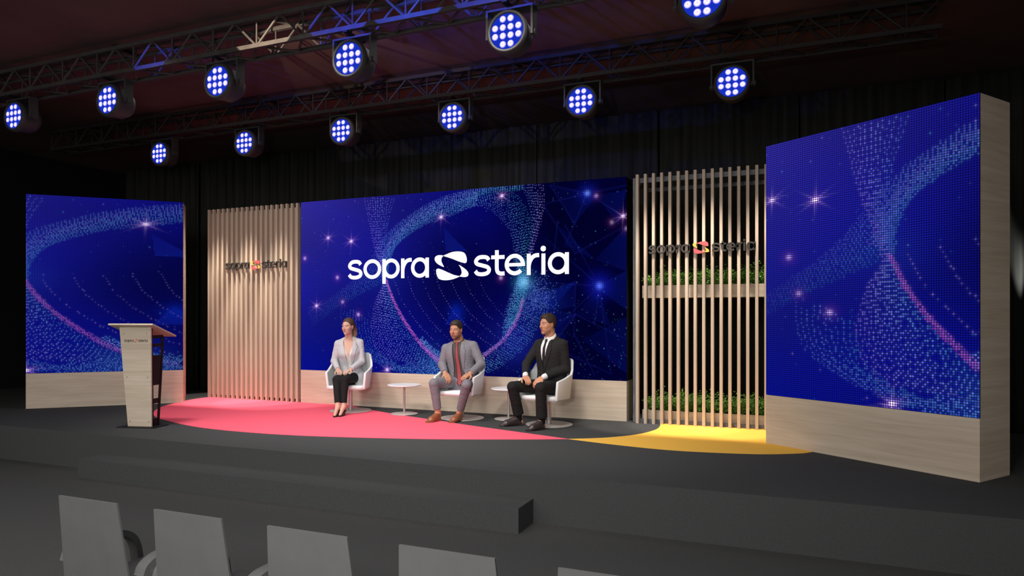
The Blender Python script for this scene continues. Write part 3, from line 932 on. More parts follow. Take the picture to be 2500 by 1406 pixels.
def make_wash():
    root = empty('stage_spotlight')
    # local: faces -Y, origin at the lens centre
    R = .165
    bm = bmesh.new()
    prof = [(R + .022, -.004), (R + .030, .0), (R + .030, .05), (R + .018, .09), (R + .012, .20), (R - .03, .27), (.05, .285), (0, .285)]
    tmp = bmesh.new(); lathe(tmp, [(r, z) for r, z in prof], 48)
    for v in tmp.verts: v.co = (v.co.x, v.co.z, v.co.y)
    fin('housing', tmp, M['fixture'], root, smooth=True)
    tmp = bmesh.new(); lathe(tmp, [(R + .023, -.004), (R + .023, -.012), (R, -.012), (R - .002, .004)], 48)
    for v in tmp.verts: v.co = (v.co.x, v.co.z, v.co.y)
    fin('bezel', tmp, M['fixture'], root, smooth=True)
    tmp = bmesh.new(); lathe(tmp, [(0, .0), (R - .003, .0), (R - .003, .003), (0, .003)], 48)
    for v in tmp.verts: v.co = (v.co.x, v.co.z, v.co.y)
    plate = fin('lens_plate', tmp, M_PLATE, root)
    bm = bmesh.new(); lathe(bm, [(0, -.010), (.018, -.008), (.030, -.003), (.032, 0)], 20)
    for v in bm.verts: v.co = (v.co.x, v.co.z, v.co.y)
    first = None
    s = .076
    rows = [(1.5, (-.5, .5)), (.5, (-1.5, -.5, .5, 1.5)), (-.5, (-1.5, -.5, .5, 1.5)), (-1.5, (-.5, .5))]
    for rz, xs_ in rows:
        for cx in xs_:
            x, z = cx * s, rz * s
            if first is None: o = first = fin('lens', bm, M_LENS, root, smooth=True)
            else:
                o = first.copy(); col.objects.link(o); o.parent = root
            o.location = (x, -.001, z + .010 * (1 if cx > 0 else -1) * 0)
    # yoke
    bm = bmesh.new()
    for sx in (-1, 1): box(bm, sx * .222 - .010, sx * .222 + .010, .05, .16, -.03, .222)
    box(bm, -.232, .232, .05, .16, .2225, .2425)
    fin('yoke', bm, M['fixture'], root)
    for sx in (-1, 1):
        bm = bmesh.new(); cyl(bm, (sx * .19, .105, 0), (sx * .245, .105, 0), .03, n=18)
        fin('yoke_knob', bm, M['fixture'], root)
    bm = bmesh.new(); box(bm, -.025, .025, -.06, .27, .243, .262)
    fin('clamp', bm, M['black'], root)
    return root
w0 = make_wash()
ords = ['leftmost', 'second from the left', 'third from the left', 'fourth from the left', 'fifth from the left', 'sixth from the left', 'seventh from the left']
first = True
for row, n, yy, k0 in (('nearer', 6, 5.785, 7), ('farther', 6, 7.978, 6)):
    for i in range(n):
        c = w0 if first else copy_tree(w0); first = False
        base = -.676 if row == 'farther' else -.634
        kk = (5 - i) if row == 'farther' else (4 - i)
        off = 0
        x = (-.686 - kk * 1.7285) if row == 'farther' else (-2.448 - kk * 1.7203)
        c.location = (x, yy, FZ)
        c.rotation_euler = (0, 0, 0)
        tag(c, 'round stage spotlight with twelve glowing blue-white lenses, %s on the %s truss' % (ords[i] if i < n - 1 else 'rightmost', row), 'stage light', 'stage spotlights hanging from the %s truss' % row)
# ------------------------------------------------------------------ a small implicit-surface modeller for figures and clothes
class Field:
    def __init__(s, lo, hi, h):
        s.lo, s.h = np.array(lo, float), h
        n = np.ceil((np.array(hi) - s.lo) / h).astype(int) + 1
        s.n = n
        s.F = np.full(tuple(n), 0.25, np.float32)
    def region(s, lo, hi):
        a = np.clip(np.floor((np.array(lo) - s.lo) / s.h).astype(int), 0, s.n)
        b = np.clip(np.ceil((np.array(hi) - s.lo) / s.h).astype(int) + 1, 0, s.n)
        ax = [(s.lo[i] + np.arange(a[i], b[i]) * s.h).astype(np.float32) for i in range(3)]
        return tuple(slice(a[i], b[i]) for i in range(3)), (ax[0][:, None, None], ax[1][None, :, None], ax[2][None, None, :])
    def add(s, prim, k=0.02, cut=False):
        fn, lo, hi = prim
        m = k + 2 * s.h + 0.006
        sl, P = s.region(np.array(lo) - m, np.array(hi) + m)
        F = s.F[sl]
        if F.size == 0: return
        d = fn(*P).astype(np.float32)
        if cut: F_, d = -F, d
        else: F_ = F
        if k > 0:
            hh = np.clip(.5 + .5 * (F_ - d) / k, 0, 1)
            r = F_ * (1 - hh) + d * hh - k * hh * (1 - hh)
        else: r = np.minimum(F_, d)
        s.F[sl] = -r if cut else r
    def mesh(s, name):
        F, n = s.F, s.n
        ins = F < 0
        c = [ins[i:n[0] - 1 + i, j:n[1] - 1 + j, k:n[2] - 1 + k] for i in (0, 1) for j in (0, 1) for k in (0, 1)]
        cnt = np.zeros(tuple(n - 1), np.uint8)
        for q in c: cnt += q
        act = (cnt > 0) & (cnt < 8)
        idx = np.argwhere(act)
        N = len(idx)
        vid = np.full(tuple(n - 1), -1, np.int32)
        vid[act] = np.arange(N)
        off = np.array([(i, j, k) for i in (0, 1) for j in (0, 1) for k in (0, 1)])
        val = np.stack([F[idx[:, 0] + o[0], idx[:, 1] + o[1], idx[:, 2] + o[2]] for o in off], 1)
        acc = np.zeros((N, 3)); w = np.zeros(N)
        for a in range(8):
            for b in range(a + 1, 8):
                if np.abs(off[a] - off[b]).sum() != 1: continue
                va, vb = val[:, a], val[:, b]
                cr = (va < 0) != (vb < 0)
                t = np.where(cr, va / np.where(va == vb, 1, va - vb), 0)
                p = off[a] + t[:, None] * (off[b] - off[a])
                acc += p * cr[:, None]; w += cr
        V = s.lo + (idx + acc / w[:, None]) * s.h
        faces = []
        for ax in range(3):
            o1, o2 = [(1, 2), (2, 0), (0, 1)][ax]
            A = [slice(None)] * 3; B = [slice(None)] * 3
            A[ax] = slice(0, n[ax] - 1); B[ax] = slice(1, n[ax])
            ch = ins[tuple(A)] != ins[tuple(B)]
            e = np.argwhere(ch)
            e = e[(e[:, o1] > 0) & (e[:, o2] > 0) & (e[:, o1] < n[o1] - 1) & (e[:, o2] < n[o2] - 1)]
            i0 = ins[e[:, 0], e[:, 1], e[:, 2]]
            def at(d1, d2):
                q = e.copy(); q[:, o1] += d1; q[:, o2] += d2
                return vid[q[:, 0], q[:, 1], q[:, 2]]
            f = np.stack([at(-1, -1), at(0, -1), at(0, 0), at(-1, 0)], 1)
            f[~i0] = f[~i0][:, ::-1]
            faces.append(f)
        Q = np.concatenate(faces)
        me = bpy.data.meshes.new(name)
        me.vertices.add(N); me.vertices.foreach_set('co', V.astype(np.float32).ravel())
        me.loops.add(4 * len(Q)); me.loops.foreach_set('vertex_index', Q.astype(np.int32).ravel())
        me.polygons.add(len(Q)); me.polygons.foreach_set('loop_start', np.arange(0, 4 * len(Q), 4, dtype=np.int32))
        me.polygons.foreach_set('use_smooth', np.ones(len(Q), bool))
        me.update(calc_edges=True); me.validate()
        return me, V
def A3(v): return np.array([float(t) for t in v])
def cap(a, b, ra, rb=None, flat=None):
    """tapered capsule; flat = (direction, factor) squashes the section along a direction"""
    rb = ra if rb is None else rb
    a, b = A3(a), A3(b); ba = b - a; L2 = (ba ** 2).sum() + 1e-12
    def fn(X, Y, Z):
        x, y, z = X - a[0], Y - a[1], Z - a[2]
        t = np.clip((x * ba[0] + y * ba[1] + z * ba[2]) / L2, 0, 1)
        x, y, z = x - t * ba[0], y - t * ba[1], z - t * ba[2]
        if flat is not None:
            n, f = A3(flat[0]), flat[1]
            q = x * n[0] + y * n[1] + z * n[2]
            g = (1 / f - 1) * q
            x, y, z = x + n[0] * g, y + n[1] * g, z + n[2] * g
            return (np.sqrt(x * x + y * y + z * z) - (ra + (rb - ra) * t)) * min(1, f * 1.15)
        return np.sqrt(x * x + y * y + z * z) - (ra + (rb - ra) * t)
    r = max(ra, rb)
    return fn, np.minimum(a, b) - r, np.maximum(a, b) + r
def ell(c, r, R=None):
    c, r = A3(c), A3(r); R = np.eye(3) if R is None else R   # columns of R: local axes
    def fn(X, Y, Z):
        x, y, z = X - c[0], Y - c[1], Z - c[2]
        u = [x * R[0, i] + y * R[1, i] + z * R[2, i] for i in range(3)]
        k0 = np.sqrt(sum((u[i] / r[i]) ** 2 for i in range(3)))
        k1 = np.sqrt(sum((u[i] / r[i] ** 2) ** 2 for i in range(3))) + 1e-9
        return k0 * (k0 - 1) / k1
    m = np.abs(R) @ r
    return fn, c - m, c + m
def rbox(c, hf, rad, R=None):
    c, hf = A3(c), A3(hf); R = np.eye(3) if R is None else R
    def fn(X, Y, Z):
        x, y, z = X - c[0], Y - c[1], Z - c[2]
        q = [np.abs(x * R[0, i] + y * R[1, i] + z * R[2, i]) - (hf[i] - rad) for i in range(3)]
        o = np.sqrt(sum(np.maximum(t, 0) ** 2 for t in q))
        return o + np.minimum(np.maximum(np.maximum(q[0], q[1]), q[2]), 0) - rad
    m = np.abs(R) @ hf
    return fn, c - m, c + m
def rotm(yaw, pitch=0, roll=0):
    return np.array(Matrix.Rotation(math.radians(yaw), 3, 'Z') @ Matrix.Rotation(math.radians(pitch), 3, 'X') @ Matrix.Rotation(math.radians(roll), 3, 'Y'))

def paint(me, cols):
    ca = me.color_attributes.new('Col', 'FLOAT_COLOR', 'POINT')
    a = np.ones((len(cols), 4), np.float32); a[:, :3] = cols
    ca.data.foreach_set('color', a.ravel())
def sstep(a, b, x):
    t = np.clip((x - a) / (b - a), 0, 1); return t * t * (3 - 2 * t)

M_SKIN = vcol_mat('skin', .5, .35, None, 0, .12)
M_HAIR = vcol_mat('hair', .55, .35, (260, .5, .004))
M_CLOTH = {}
def cloth(name, c, rough=.85, bump=(26, .30, .012), sheen=.0):
    if name not in M_CLOTH: M_CLOTH[name] = mat(name, (*c, 1), rough, 0, .2, bump, None, sheen)
    return M_CLOTH[name]

TAB_M = np.array([(-.16, .178, .125, .0), (-.05, .178, .128, .0), (.05, .168, .122, -.002), (.15, .156, .112, -.004), (.25, .160, .114, -.008), (.34, .172, .118, -.008), (.41, .172, .108, .0), (.455, .150, .088, .010), (.485, .105, .070, .016), (.51, .066, .060, .018), (.56, .050, .052, .015)])
TAB_W = np.array([(-.16, .172, .128, .0), (-.05, .170, .128, .0), (.05, .150, .112, .0), (.15, .122, .094, .0), (.24, .128, .104, -.012), (.31, .142, .116, -.020), (.38, .142, .096, -.004), (.43, .128, .076, .008), (.46, .092, .060, .014), (.49, .052, .048, .018), (.54, .040, .042, .014)])

def person(sp):
    root_loc, ang = sp['chair']
    wom = sp.get('woman', False)
    hs = sp['head_scale']
    seed = root_loc[0]
    FOLD = {'jacket': .0011, 'trousers': .0010}
    TAB = TAB_W if wom else TAB_M
    pel, nb = A3(sp['pelvis']), A3(sp['neck'])
    ax_z = nb - pel; Lt = np.linalg.norm(ax_z); ax_z = ax_z / Lt
    yaw = math.radians(sp['torso_yaw'])
    ax_x = np.array([math.cos(yaw), math.sin(yaw), 0]); ax_x -= ax_z * (ax_x @ ax_z); ax_x /= np.linalg.norm(ax_x)
    ax_y = np.cross(ax_z, ax_x)
    T = np.stack([ax_x, ax_y, ax_z], 1)
    ts = Lt / (.50 if not wom else .48)
    def tl(x, y, z): return pel + T @ np.array([x, y, z * ts])       # torso-local -> person-local
    TAB = catmull(TAB, 8)
    tz, ta, tb, tc_ = TAB.T
    tz = tz * ts
    bw = sp.get('build', 1.0)
    def torso(off, z0=None, z1=None, open_fn=None, flare=0):
        def fn(X, Y, Z):
            x, y, z = X - pel[0], Y - pel[1], Z - pel[2]
            u = x * T[0, 0] + y * T[1, 0] + z * T[2, 0]
            v = x * T[0, 1] + y * T[1, 1] + z * T[2, 1]
            w = x * T[0, 2] + y * T[1, 2] + z * T[2, 2]
            a = np.interp(w, tz, ta * bw) + off; b = np.interp(w, tz, tb * bw) + off; c = np.interp(w, tz, tc_)
            if flare:
                fl = flare * np.clip((.12 - w) / .18, 0, 1.2); a = a + fl; b = b + fl * .7
            k = (np.abs(u / a) ** 2.3 + np.abs((v - c) / b) ** 2.3) ** (1 / 2.3)
            d = (k - 1) * np.minimum(a, b)
            if z0 is not None: d = np.maximum(d, z0 * ts - w)
            if z1 is not None: d = np.maximum(d, w - z1 * ts)
            if open_fn is not None: d = np.maximum(d, open_fn(u, v - c, w / ts, b))
            return d
        lo = np.minimum(tl(-.2, -.15, -.17), tl(.2, .15, .57)) - .1; hi = np.maximum(tl(-.2, -.15, -.17), tl(.2, .15, .57)) + .1
        return fn, lo, hi
    def front(z, off):   # point on the front of the chest
        b = np.interp(z * ts, tz, tb * bw) + off; c = np.interp(z * ts, tz, tc_)
        return tl(0, c - b, z)
    root = empty('person', (root_loc[0], root_loc[1], STG), math.radians(ang))
    # --------------------------------------------------- body, one continuous surface
    lo, hi = A3(sp['lo']), A3(sp['hi'])
    f = Field(lo, hi, .0045)
    f.add(torso(-.002, -.09), .0)
    sh = [tl(-sp['sh'], .01, sp['shz']), tl(sp['sh'], .01, sp['shz'])]
    n0 = tl(0, .014, .46)
    nr = .046 if wom else .055
    hc = A3(sp['head']); R = rotm(*sp['head_rot'])
    def H(x, y, z): return hc + R @ (np.array([x, y, z]) * hs)
    f.add(cap(n0, H(0, .022, -.05), nr * 1.05, nr), .03)
    for s_, S_ in zip((-1, 1), sh):
        f.add(cap(tl(s_ * .045, .02, .462), S_, .036, .046), .03)
    r_up, r_el, r_wr = (.040, .034, .023) if wom else (.048, .040, .028)
    for S_, E_, W_ in zip(sh, sp['elbow'], sp['wrist']):
        f.add(cap(S_, E_, r_up, r_el), .02); f.add(cap(E_, W_, r_el, r_wr), .015)
    for Hp, K_, An in zip(sp['hip'], sp['knee'], sp['ankle']):
        f.add(cap(Hp, K_, .072, .050), .03); f.add(cap(K_, An, .050, .031 if wom else .036), .02)
    # feet
    for An, To in zip(sp['ankle'], sp['toe']):
        An, To = A3(An), A3(To)
        d = To - An; d[2] = 0; L = np.linalg.norm(d); d /= L
        f.add(cap(An, An + d * L * .72 + np.array([0, 0, .026 - An[2]]), .030, .020), .02)
        f.add(cap(An, An - d * .028 + np.array([0, 0, .040 - An[2] + (.05 if wom else 0)]), .030, .024), .02)
    # head
    hd = []
    f.add(ell(H(0, .018, .045), np.array([.0735, .093, .083]) * hs, R), .02)
    f.add(ell(H(0, -.022, -.018), np.array([.063, .066, .086]) * hs, R), .03 * hs)
    jw = .049 if wom else .058
    f.add(ell(H(0, -.026, -.068), np.array([jw, .050, .038]) * hs, R), .025)
    f.add(ell(H(0, -.062, -.100), np.array([.022 if wom else .027, .020, .017]) * hs, R), .018)
    for s_ in (-1, 1):
        f.add(ell(H(s_ * .040, -.054, -.022), np.array([.022, .022, .022]) * hs, R), .02)
        f.add(cap(H(s_ * .012, -.081, .027), H(s_ * .046, -.070, .030), .0085 * hs, .006 * hs), .014)
    for s_ in (-1, 1):
        f.add(ell(H(s_ * .031, -.090, .009), np.array([.0165, .016, .0115]) * hs, R), .010, cut=True)
        f.add(ell(H(s_ * .031, -.0715, .008), np.array([.0130, .0130, .0125]) * hs, R), .002)
        f.add(cap(H(s_ * .019, -.0815, .0165), H(s_ * .045, -.0745, .0160), .0030 * hs, .0030 * hs), .004)
    nl = .000 if wom else .003
    f.add(cap(H(0, -.081, .018), H(0, -.101 - nl, -.022), .0070 * hs, .0100 * hs), .010)
    f.add(ell(H(0, -.103 - nl, -.026), np.array([.0105, .0105, .0090]) * hs, R), .005)
    for s_ in (-1, 1): f.add(ell(H(s_ * .0115, -.092, -.029), np.array([.0070, .0085, .0062]) * hs, R), .005)
    f.add(ell(H(0, -.083, -.052), np.array([.023, .0095, .0058]) * hs, R), .006)
    f.add(ell(H(0, -.081, -.0625), np.array([.020, .0105, .0064]) * hs, R), .006)
    f.add(cap(H(-.024, -.083, -.0572), H(.024, -.083, -.0572), .0022, .0022), .003, cut=True) if False else None
    for s_ in (-1, 1):
        Re = R @ rotm(s_ * 22, 0, s_ * 8)
        f.add(ell(H(s_ * .076, .014, -.006), np.array([.0085, .0185, .031]) * hs, Re), .004)
        f.add(ell(H(s_ * .083, .010, -.003), np.array([.006, .010, .018]) * hs, Re), .006, cut=True)
    # hands
    for hd_ in sp['hands']:
        W_, d, up, ts_, curl = A3(hd_['w']), A3(hd_['d']), A3(hd_['up']), hd_['thumb'], hd_['curl']
        d /= np.linalg.norm(d); up -= d * (up @ d); up /= np.linalg.norm(up)
        side = np.cross(d, up) * ts_
        q = .92 if wom else 1.04
        Rh = np.stack([d, side, up], 1)
        f.add(cap(W_ - d * .03, W_ + d * .02, .024 * q, .025 * q, (up, .72)), .01)
        f.add(rbox(W_ + d * .052 * q, np.array([.045, .039, .0135]) * q, .012, Rh), .012)
        spread = hd_.get('spread', .06)
        for o, L, kk in ((.0285, .070, 1), (.0095, .079, .3), (-.0095, .073, -.4), (-.0275, .057, -1.2)):
            p = W_ + d * (.088 - abs(o) * .18) * q + side * o * q
            dd = d + side * spread * kk; dd /= np.linalg.norm(dd)
            axr = np.cross(dd, up)
            ang_ = curl[0]
            for sgi, (fr, rr0, rr1) in enumerate(((.46, .0088, .0082), (.30, .0082, .0075), (.24, .0075, .0062))):
                v = dd * math.cos(ang_) - up * math.sin(ang_)
                p2 = p + v * L * fr * q
                f.add(cap(p, p2, rr0 * q, rr1 * q), .0025)
                p = p2; ang_ += curl[1 + min(sgi, 1)]
        p = W_ + d * .018 * q + side * .026 * q
        for v, L, r0_, r1_ in ((d * .62 + side * .62 - up * .28, .042, .0135, .0108), (d * .90 + side * .28 - up * .22, .032, .0105, .0092), (d * .98 + side * .05 - up * .2, .026, .0092, .0072)):
            v = v / np.linalg.norm(v); p2 = p + v * L * q
            f.add(cap(p, p2, r0_ * q, r1_ * q), .006); p = p2
    me, V = f.mesh('person')
    skin = np.array(sp['skin']); colr = np.tile(skin, (len(V), 1))
    hl = ((V - hc) @ R) / hs
    hx, hy, hz = hl.T
    face = (hy < -.03) & (np.abs(hx) < .08) & (hz < .1) & (hz > -.13)
    def mixc(m, c):
        m = (m * face)[:, None]; colr[:] = colr * (1 - m) + np.array(c) * m
    if sp.get('beard'):
        bz = np.maximum(sstep(-.058, -.074, hz + .25 * np.clip(np.abs(hx) - .03, 0, 1) * -1), sstep(.8, .4, np.sqrt((hx / .036) ** 2 + ((hz + .045) / .010) ** 2))) * sstep(.075, .062, np.abs(hx)) * sstep(.02, -.01, hy)
        keep = 1 - np.exp(-((hx / .026) ** 2 + ((hz + .058) / .012) ** 2) ** 2)
        m_ = (bz * keep * sp['beard'] * ((hz > -.135) & (hy < .02)))[:, None]
        colr[:] = colr * (1 - m_) + np.array(sp['beard_col']) * m_
    mixc(.30 * np.exp(-(((np.abs(hx) - .042) / .018) ** 2 + ((hz + .022) / .016) ** 2)), np.array(skin) * np.array([1.05, .75, .72]))
    mixc(sstep(1.0, .75, np.sqrt((hx / .0245) ** 2 + ((hz + .0575) / .0115) ** 2)) * .85, sp['lip'])
    mixc(sstep(1.1, .8, np.sqrt((hx / .022) ** 2 + ((hz + .0572) / .0018) ** 2)) * .6, np.array(sp['lip']) * .35)
    bro = sstep(1.15, .75, np.sqrt(((np.abs(hx) - .031) / .018) ** 2 + ((hz - .0275 - .003 * np.cos((np.abs(hx) - .03) * 80)) / .0042) ** 2))
    mixc(bro * .85, sp['brow'])
    ex = np.sqrt(((np.abs(hx) - .031) / .0135) ** 2 + ((hz - .0075) / .0055) ** 2)
    mixc(sstep(1.25, 1.0, ex) * .7, np.array(skin) * .35)
    mixc(sstep(1.0, .85, ex) * .9, (.55, .52, .50))
    gx = sp.get('gaze', 0)
    ir = np.sqrt(((np.abs(hx - gx * .004) - .031) / .0062) ** 2 + ((hz - .009) / .0062) ** 2)
    mixc(sstep(1.1, .8, ir) * sstep(1.05, .95, ex), (.035, .025, .02))
    mixc(sstep(1.0, .5, np.sqrt(((np.abs(hx) - .031) / .0150) ** 2 + ((hz - .0135) / .0024) ** 2)) * .9, (.03, .02, .018))
    mixc(.5 * sstep(1.0, .5, np.sqrt(((np.abs(hx) - .0075) / .004) ** 2 + ((hz + .034) / .0025) ** 2)), np.array(skin) * .25)
    paint(me, colr)
    me.materials.append(M_SKIN)
    body = bpy.data.objects.new('person', me); col.objects.link(body)
    bpy.data.objects.remove(root)
    root = body
    root.location = (root_loc[0], root_loc[1], STG); root.rotation_euler = (0, 0, math.radians(ang))
    tag(root, sp['label'], 'person')
    def emit(fd, name, m, colfn=None, parent=root, label=None):
        me, V = fd.mesh(name)
        if name in FOLD:
            nn = np.zeros(len(V) * 3, np.float32); me.vertices.foreach_get('normal', nn); nn = nn.reshape(-1, 3)
            q = V + .020 * np.sin(V[:, [1, 2, 0]] * 21 + seed) + .008 * np.sin(V[:, [2, 0, 1]] * 57 + seed * 2)
            k_ = np.sin(q[:, 0] * 30 + q[:, 2] * 44 + seed) * np.sin(q[:, 1] * 24 - q[:, 2] * 15 + 1.7 * seed)
            k_ = k_ + .55 * np.sin(q[:, 0] * 88 - q[:, 2] * 106 + seed) * np.sin(q[:, 1] * 72 + seed)
            V = V + nn * (FOLD[name] * (np.abs(k_) * 2 - .9))[:, None]
            me.vertices.foreach_set('co', V.astype(np.float32).ravel())
        if colfn is not None: paint(me, colfn(V))
        o = link(name, me, m, parent)
        if label: o['label'] = label
        return o
    # --------------------------------------------------- hair
    g = Field(H(-.13, -.15, -.16) - .06, H(.13, .15, .17) + .06, .0035)
    g = Field(hc - .20, hc + .20, .0038)
    g.add(ell(H(0, .020, .047), np.array(sp['hair_r']) * hs, R), 0)
    if not wom:
        g.add(ell(H(0, -.030, .088), np.array([.059, .054, .040]) * hs, R), .02)
        g.add(ell(H(0, .045, .01), np.array([.070, .066, .075]) * hs, R), .02)
    else:
        g.add(ell(H(0, .045, .0), np.array([.062, .062, .075]) * hs, R), .03)
    def hair_cut(X, Y, Z):
        x, y, z = X - hc[0], Y - hc[1], Z - hc[2]
        u, v, w = [(x * R[0, i] + y * R[1, i] + z * R[2, i]) / hs for i in range(3)]
        # keep where w > hairline(v, u)
        hl_ = sp['hairline']
        line = np.interp(v, hl_[0], hl_[1]) + (-(u / .07) ** 2 * .012 * (v < -.03))
        return (line - w) * hs
    sl, P = g.region(g.lo, g.lo + g.n * g.h)
    g.F = np.maximum(g.F, hair_cut(*P).astype(np.float32))
    # part of the ears stays free
    for s_ in (-1, 1): g.add(ell(H(s_ * .080, .004, -.012), np.array([.022, .027, .036]) * hs, R), .006, cut=True)
    hcol = np.array(sp['hair_col'])
    hair = emit(g, 'hair', M_HAIR, lambda V: np.tile(hcol, (len(V), 1)) * (1 + .25 * np.sin(V[:, :1] * 900) * np.sin(V[:, 1:2] * 700 + V[:, 2:] * 60)))
    if wom:
        g = Field(hc - .30, hc + .25, .004)
        pts = [H(0, .105, .045), H(0, .140, .025), H(.004, .158, -.04), H(.008, .152, -.11), H(.012, .140, -.17), H(.012, .128, -.22)]
        rr = [.022, .030, .037, .036, .028, .012]
        for i in range(5): g.add(cap(pts[i], pts[i + 1], rr[i], rr[i + 1], (R[:, 0], .9)), .01)
        def pc(V):
            t = np.clip((pts[1][2] - V[:, 2]) / .16, 0, 1)[:, None]
            return (hcol * (1 - t) + np.array([.42, .26, .12]) * t) * (1 + .3 * np.sin(V[:, :1] * 1200) * np.sin(V[:, 1:2] * 900))
        emit(g, 'ponytail', M_HAIR, pc, label='blonde-tipped ponytail')
    # --------------------------------------------------- shirt
    C = sp['clothes']
    cx0, cz0 = lo, hi
    g = Field(lo + (.1, .2, .3), hi - (.05, 0, .12), .0048)
    if wom:
        def vneck(u, v, w, b):
            e = np.interp(w, [.27, .40, .44, .52], [0, .055, .09, .12])
            return np.minimum(np.minimum(e - np.abs(u), .02 - v), w - .26)
        g.add(torso(.005, -.04, .43, vneck), 0)
    else:
        g.add(torso(.006, -.06, .480), 0)
        nk0, nk1 = A3(n0), H(0, .022, -.05)
        na = (nk1 - nk0) / np.linalg.norm(nk1 - nk0)
        ctop = (hc[2] - .118 * hs - .006 - nk0[2])
        cr = nk0 + na * ctop
        def collar(X, Y, Z):
            x, y, z = X - cr[0], Y - cr[1], Z - cr[2]
            w = x * na[0] + y * na[1] + z * na[2]
            x, y, z = x - w * na[0], y - w * na[1], z - w * na[2]
            u = x * T[0, 0] + y * T[1, 0] + z * T[2, 0]; v = x * T[0, 1] + y * T[1, 1] + z * T[2, 1]
            w = w - v * .30
            r = np.sqrt(u * u + v * v)
            d = np.abs(r - (nr + .0115 - w * .34)) - .0050
            low = -.042 - .030 * np.clip(-v / .05, 0, 1) * np.clip(1 - np.abs(np.abs(u) - .034) / .022, 0, 1)
            d = np.maximum(d, np.maximum(w, low - w))
            return np.maximum(d, np.where(v < 0, -.42 * w - np.abs(u), -1))
        g.add(cap(nk0 - na * .01, cr - na * .022, nr + .018, nr + .006), .02)
        g.add((collar, cr - .1, cr + .1), .002)
        if C.get('cuff'):
            for E_, W_ in zip(sp['elbow'], sp['wrist']):
                E_, W_ = A3(E_), A3(W_); d = (W_ - E_) / np.linalg.norm(W_ - E_)
                g.add(cap(W_ - d * .05, W_ - d * .000, .036, .035), .004)
    emit(g, 'shirt', cloth('%s_shirt' % C['shirt_name'], C['shirt'], .8, (60, .12, .006)), label=C['shirt_label'])
    # --------------------------------------------------- tie
    if C.get('tie') is not None:
        bm = bmesh.new()
        zs = [.492, .470, .462, .40, .32, .24, .16, .10, .05, C['tie_end'] + .03, C['tie_end']]
        ws = [.016, .020, .014, .019, .023, .027, .031, .034, .037, .038, .002]
        th_ = [.012, .014, .008, .006, .006, .006, .006, .006, .006, .006, .004]
        rows = []
        for z, w_, t_ in zip(zs, ws, th_):
            if z < C['tie_end']: continue
            p = front(z, .0125 if z < .45 else .010)
            if z > .45: p = front(.455, .012) + T @ np.array([0, (z - .455) * .55, (z - .455) * ts])
            if z < 0: p = front(0, .016) + T @ np.array([0, z * .9, z * ts * .75])
            rows.append([bm.verts.new(p + T @ np.array([a * w_, b * t_, 0])) for a, b in ((-1, .3), (-.55, -.6), (0, -1), (.55, -.6), (1, .3), (0, .8))])
        for A_, B_ in zip(rows, rows[1:]):
            for i in range(6): bm.faces.new((A_[i], A_[(i + 1) % 6], B_[(i + 1) % 6], B_[i]))
        bm.faces.new(rows[0]); bm.faces.new(rows[-1][::-1])
        o = fin('tie', bm, cloth(C['tie_name'], C['tie'], .6, (200, .1, .002)), root, smooth=True)
        o['label'] = C['tie_label']
    # --------------------------------------------------- trousers with belt line
    g = Field(lo, hi - (0, 0, .62 if not wom else .60), .0055)
    g.add(torso(.014, -.15, .045), 0)
    g.add(ell(pel + np.array([0, .0, -.035]), (.172 * bw, .13, .075)), .03)
    rt = C['trouser_r']
    for Hp, K_, An in zip(sp['hip'], sp['knee'], sp['ankle']):
        Hp, K_, An = A3(Hp), A3(K_), A3(An)
        g.add(cap(Hp, K_, rt[0], rt[1]), .040)
        d = (An - K_) / np.linalg.norm(An - K_)
        end = K_ + (An - K_) * C['hem']
        cf = cap(K_, end, rt[2], rt[3])
        def shank(X, Y, Z, fn=cf[0], e=end, d=d):
            return np.maximum(fn(X, Y, Z), (X - e[0]) * d[0] + (Y - e[1]) * d[1] + (Z - e[2]) * d[2])
        g.add((shank, cf[1], cf[2]), .010)
        back = A3((0, .35, -1)) / 1.06
        for q, amp in ((.04, .006), (.075, .004)):   # creases behind the knee
            g.add(cap(K_ + A3((-.05, .055 + q * .3, -.03 - q)), K_ + A3((.05, .055 + q * .3, -.025 - q)), .004, .004), .012, cut=True)
    emit(g, 'trousers', cloth(C['trouser_name'], C['trouser'], .85, (22, .30, .012)), label=C['trouser_label'])
    # --------------------------------------------------- jacket
    g = Field(lo + (0, 0, .28), hi - (0, 0, .15), .0050)
    ze = C['vz']; ve = C['ve']
    def jopen(u, v, w, b):
        e = np.interp(w, ze, ve)
        return np.minimum(e - np.abs(u - C.get('vshift', 0)), -.015 - v)
    g.add(torso(C['joff'], C['jhem'], .485, jopen, C.get('flare', .012)), 0)
    # skirt of the jacket spreads over the hips
    if wom:
        for s_ in (-1, 1): g.add(ell((s_ * .095, .025, .470), (.098, .125, .100)), .03)
    pad = .050 if wom else .058
    ru, re, rw = C['sleeve']
    arms = Field(lo + (0, 0, .28), hi - (0, 0, .15), .0050)
    for s_, S_, E_, W_ in zip((-1, 1), sh, sp['elbow'], sp['wrist']):
        E_, W_ = A3(E_), A3(W_)
        g.add(cap(tl(s_ * .055, .024, .484), S_ + T[:, 2] * .006, .036, pad * .90), .03)
        g.add(cap(S_, E_, ru, re), .018)
        d = (W_ - E_) / np.linalg.norm(W_ - E_)
        e_ = W_ - d * C.get('sleeve_back', .012)
        cf = cap(E_, e_ + d * .01, re, rw)
        def slv(X, Y, Z, fn=cf[0], e=e_, d=d): return np.maximum(fn(X, Y, Z), (X - e[0]) * d[0] + (Y - e[1]) * d[1] + (Z - e[2]) * d[2])
        g.add((slv, cf[1], cf[2]), .016)
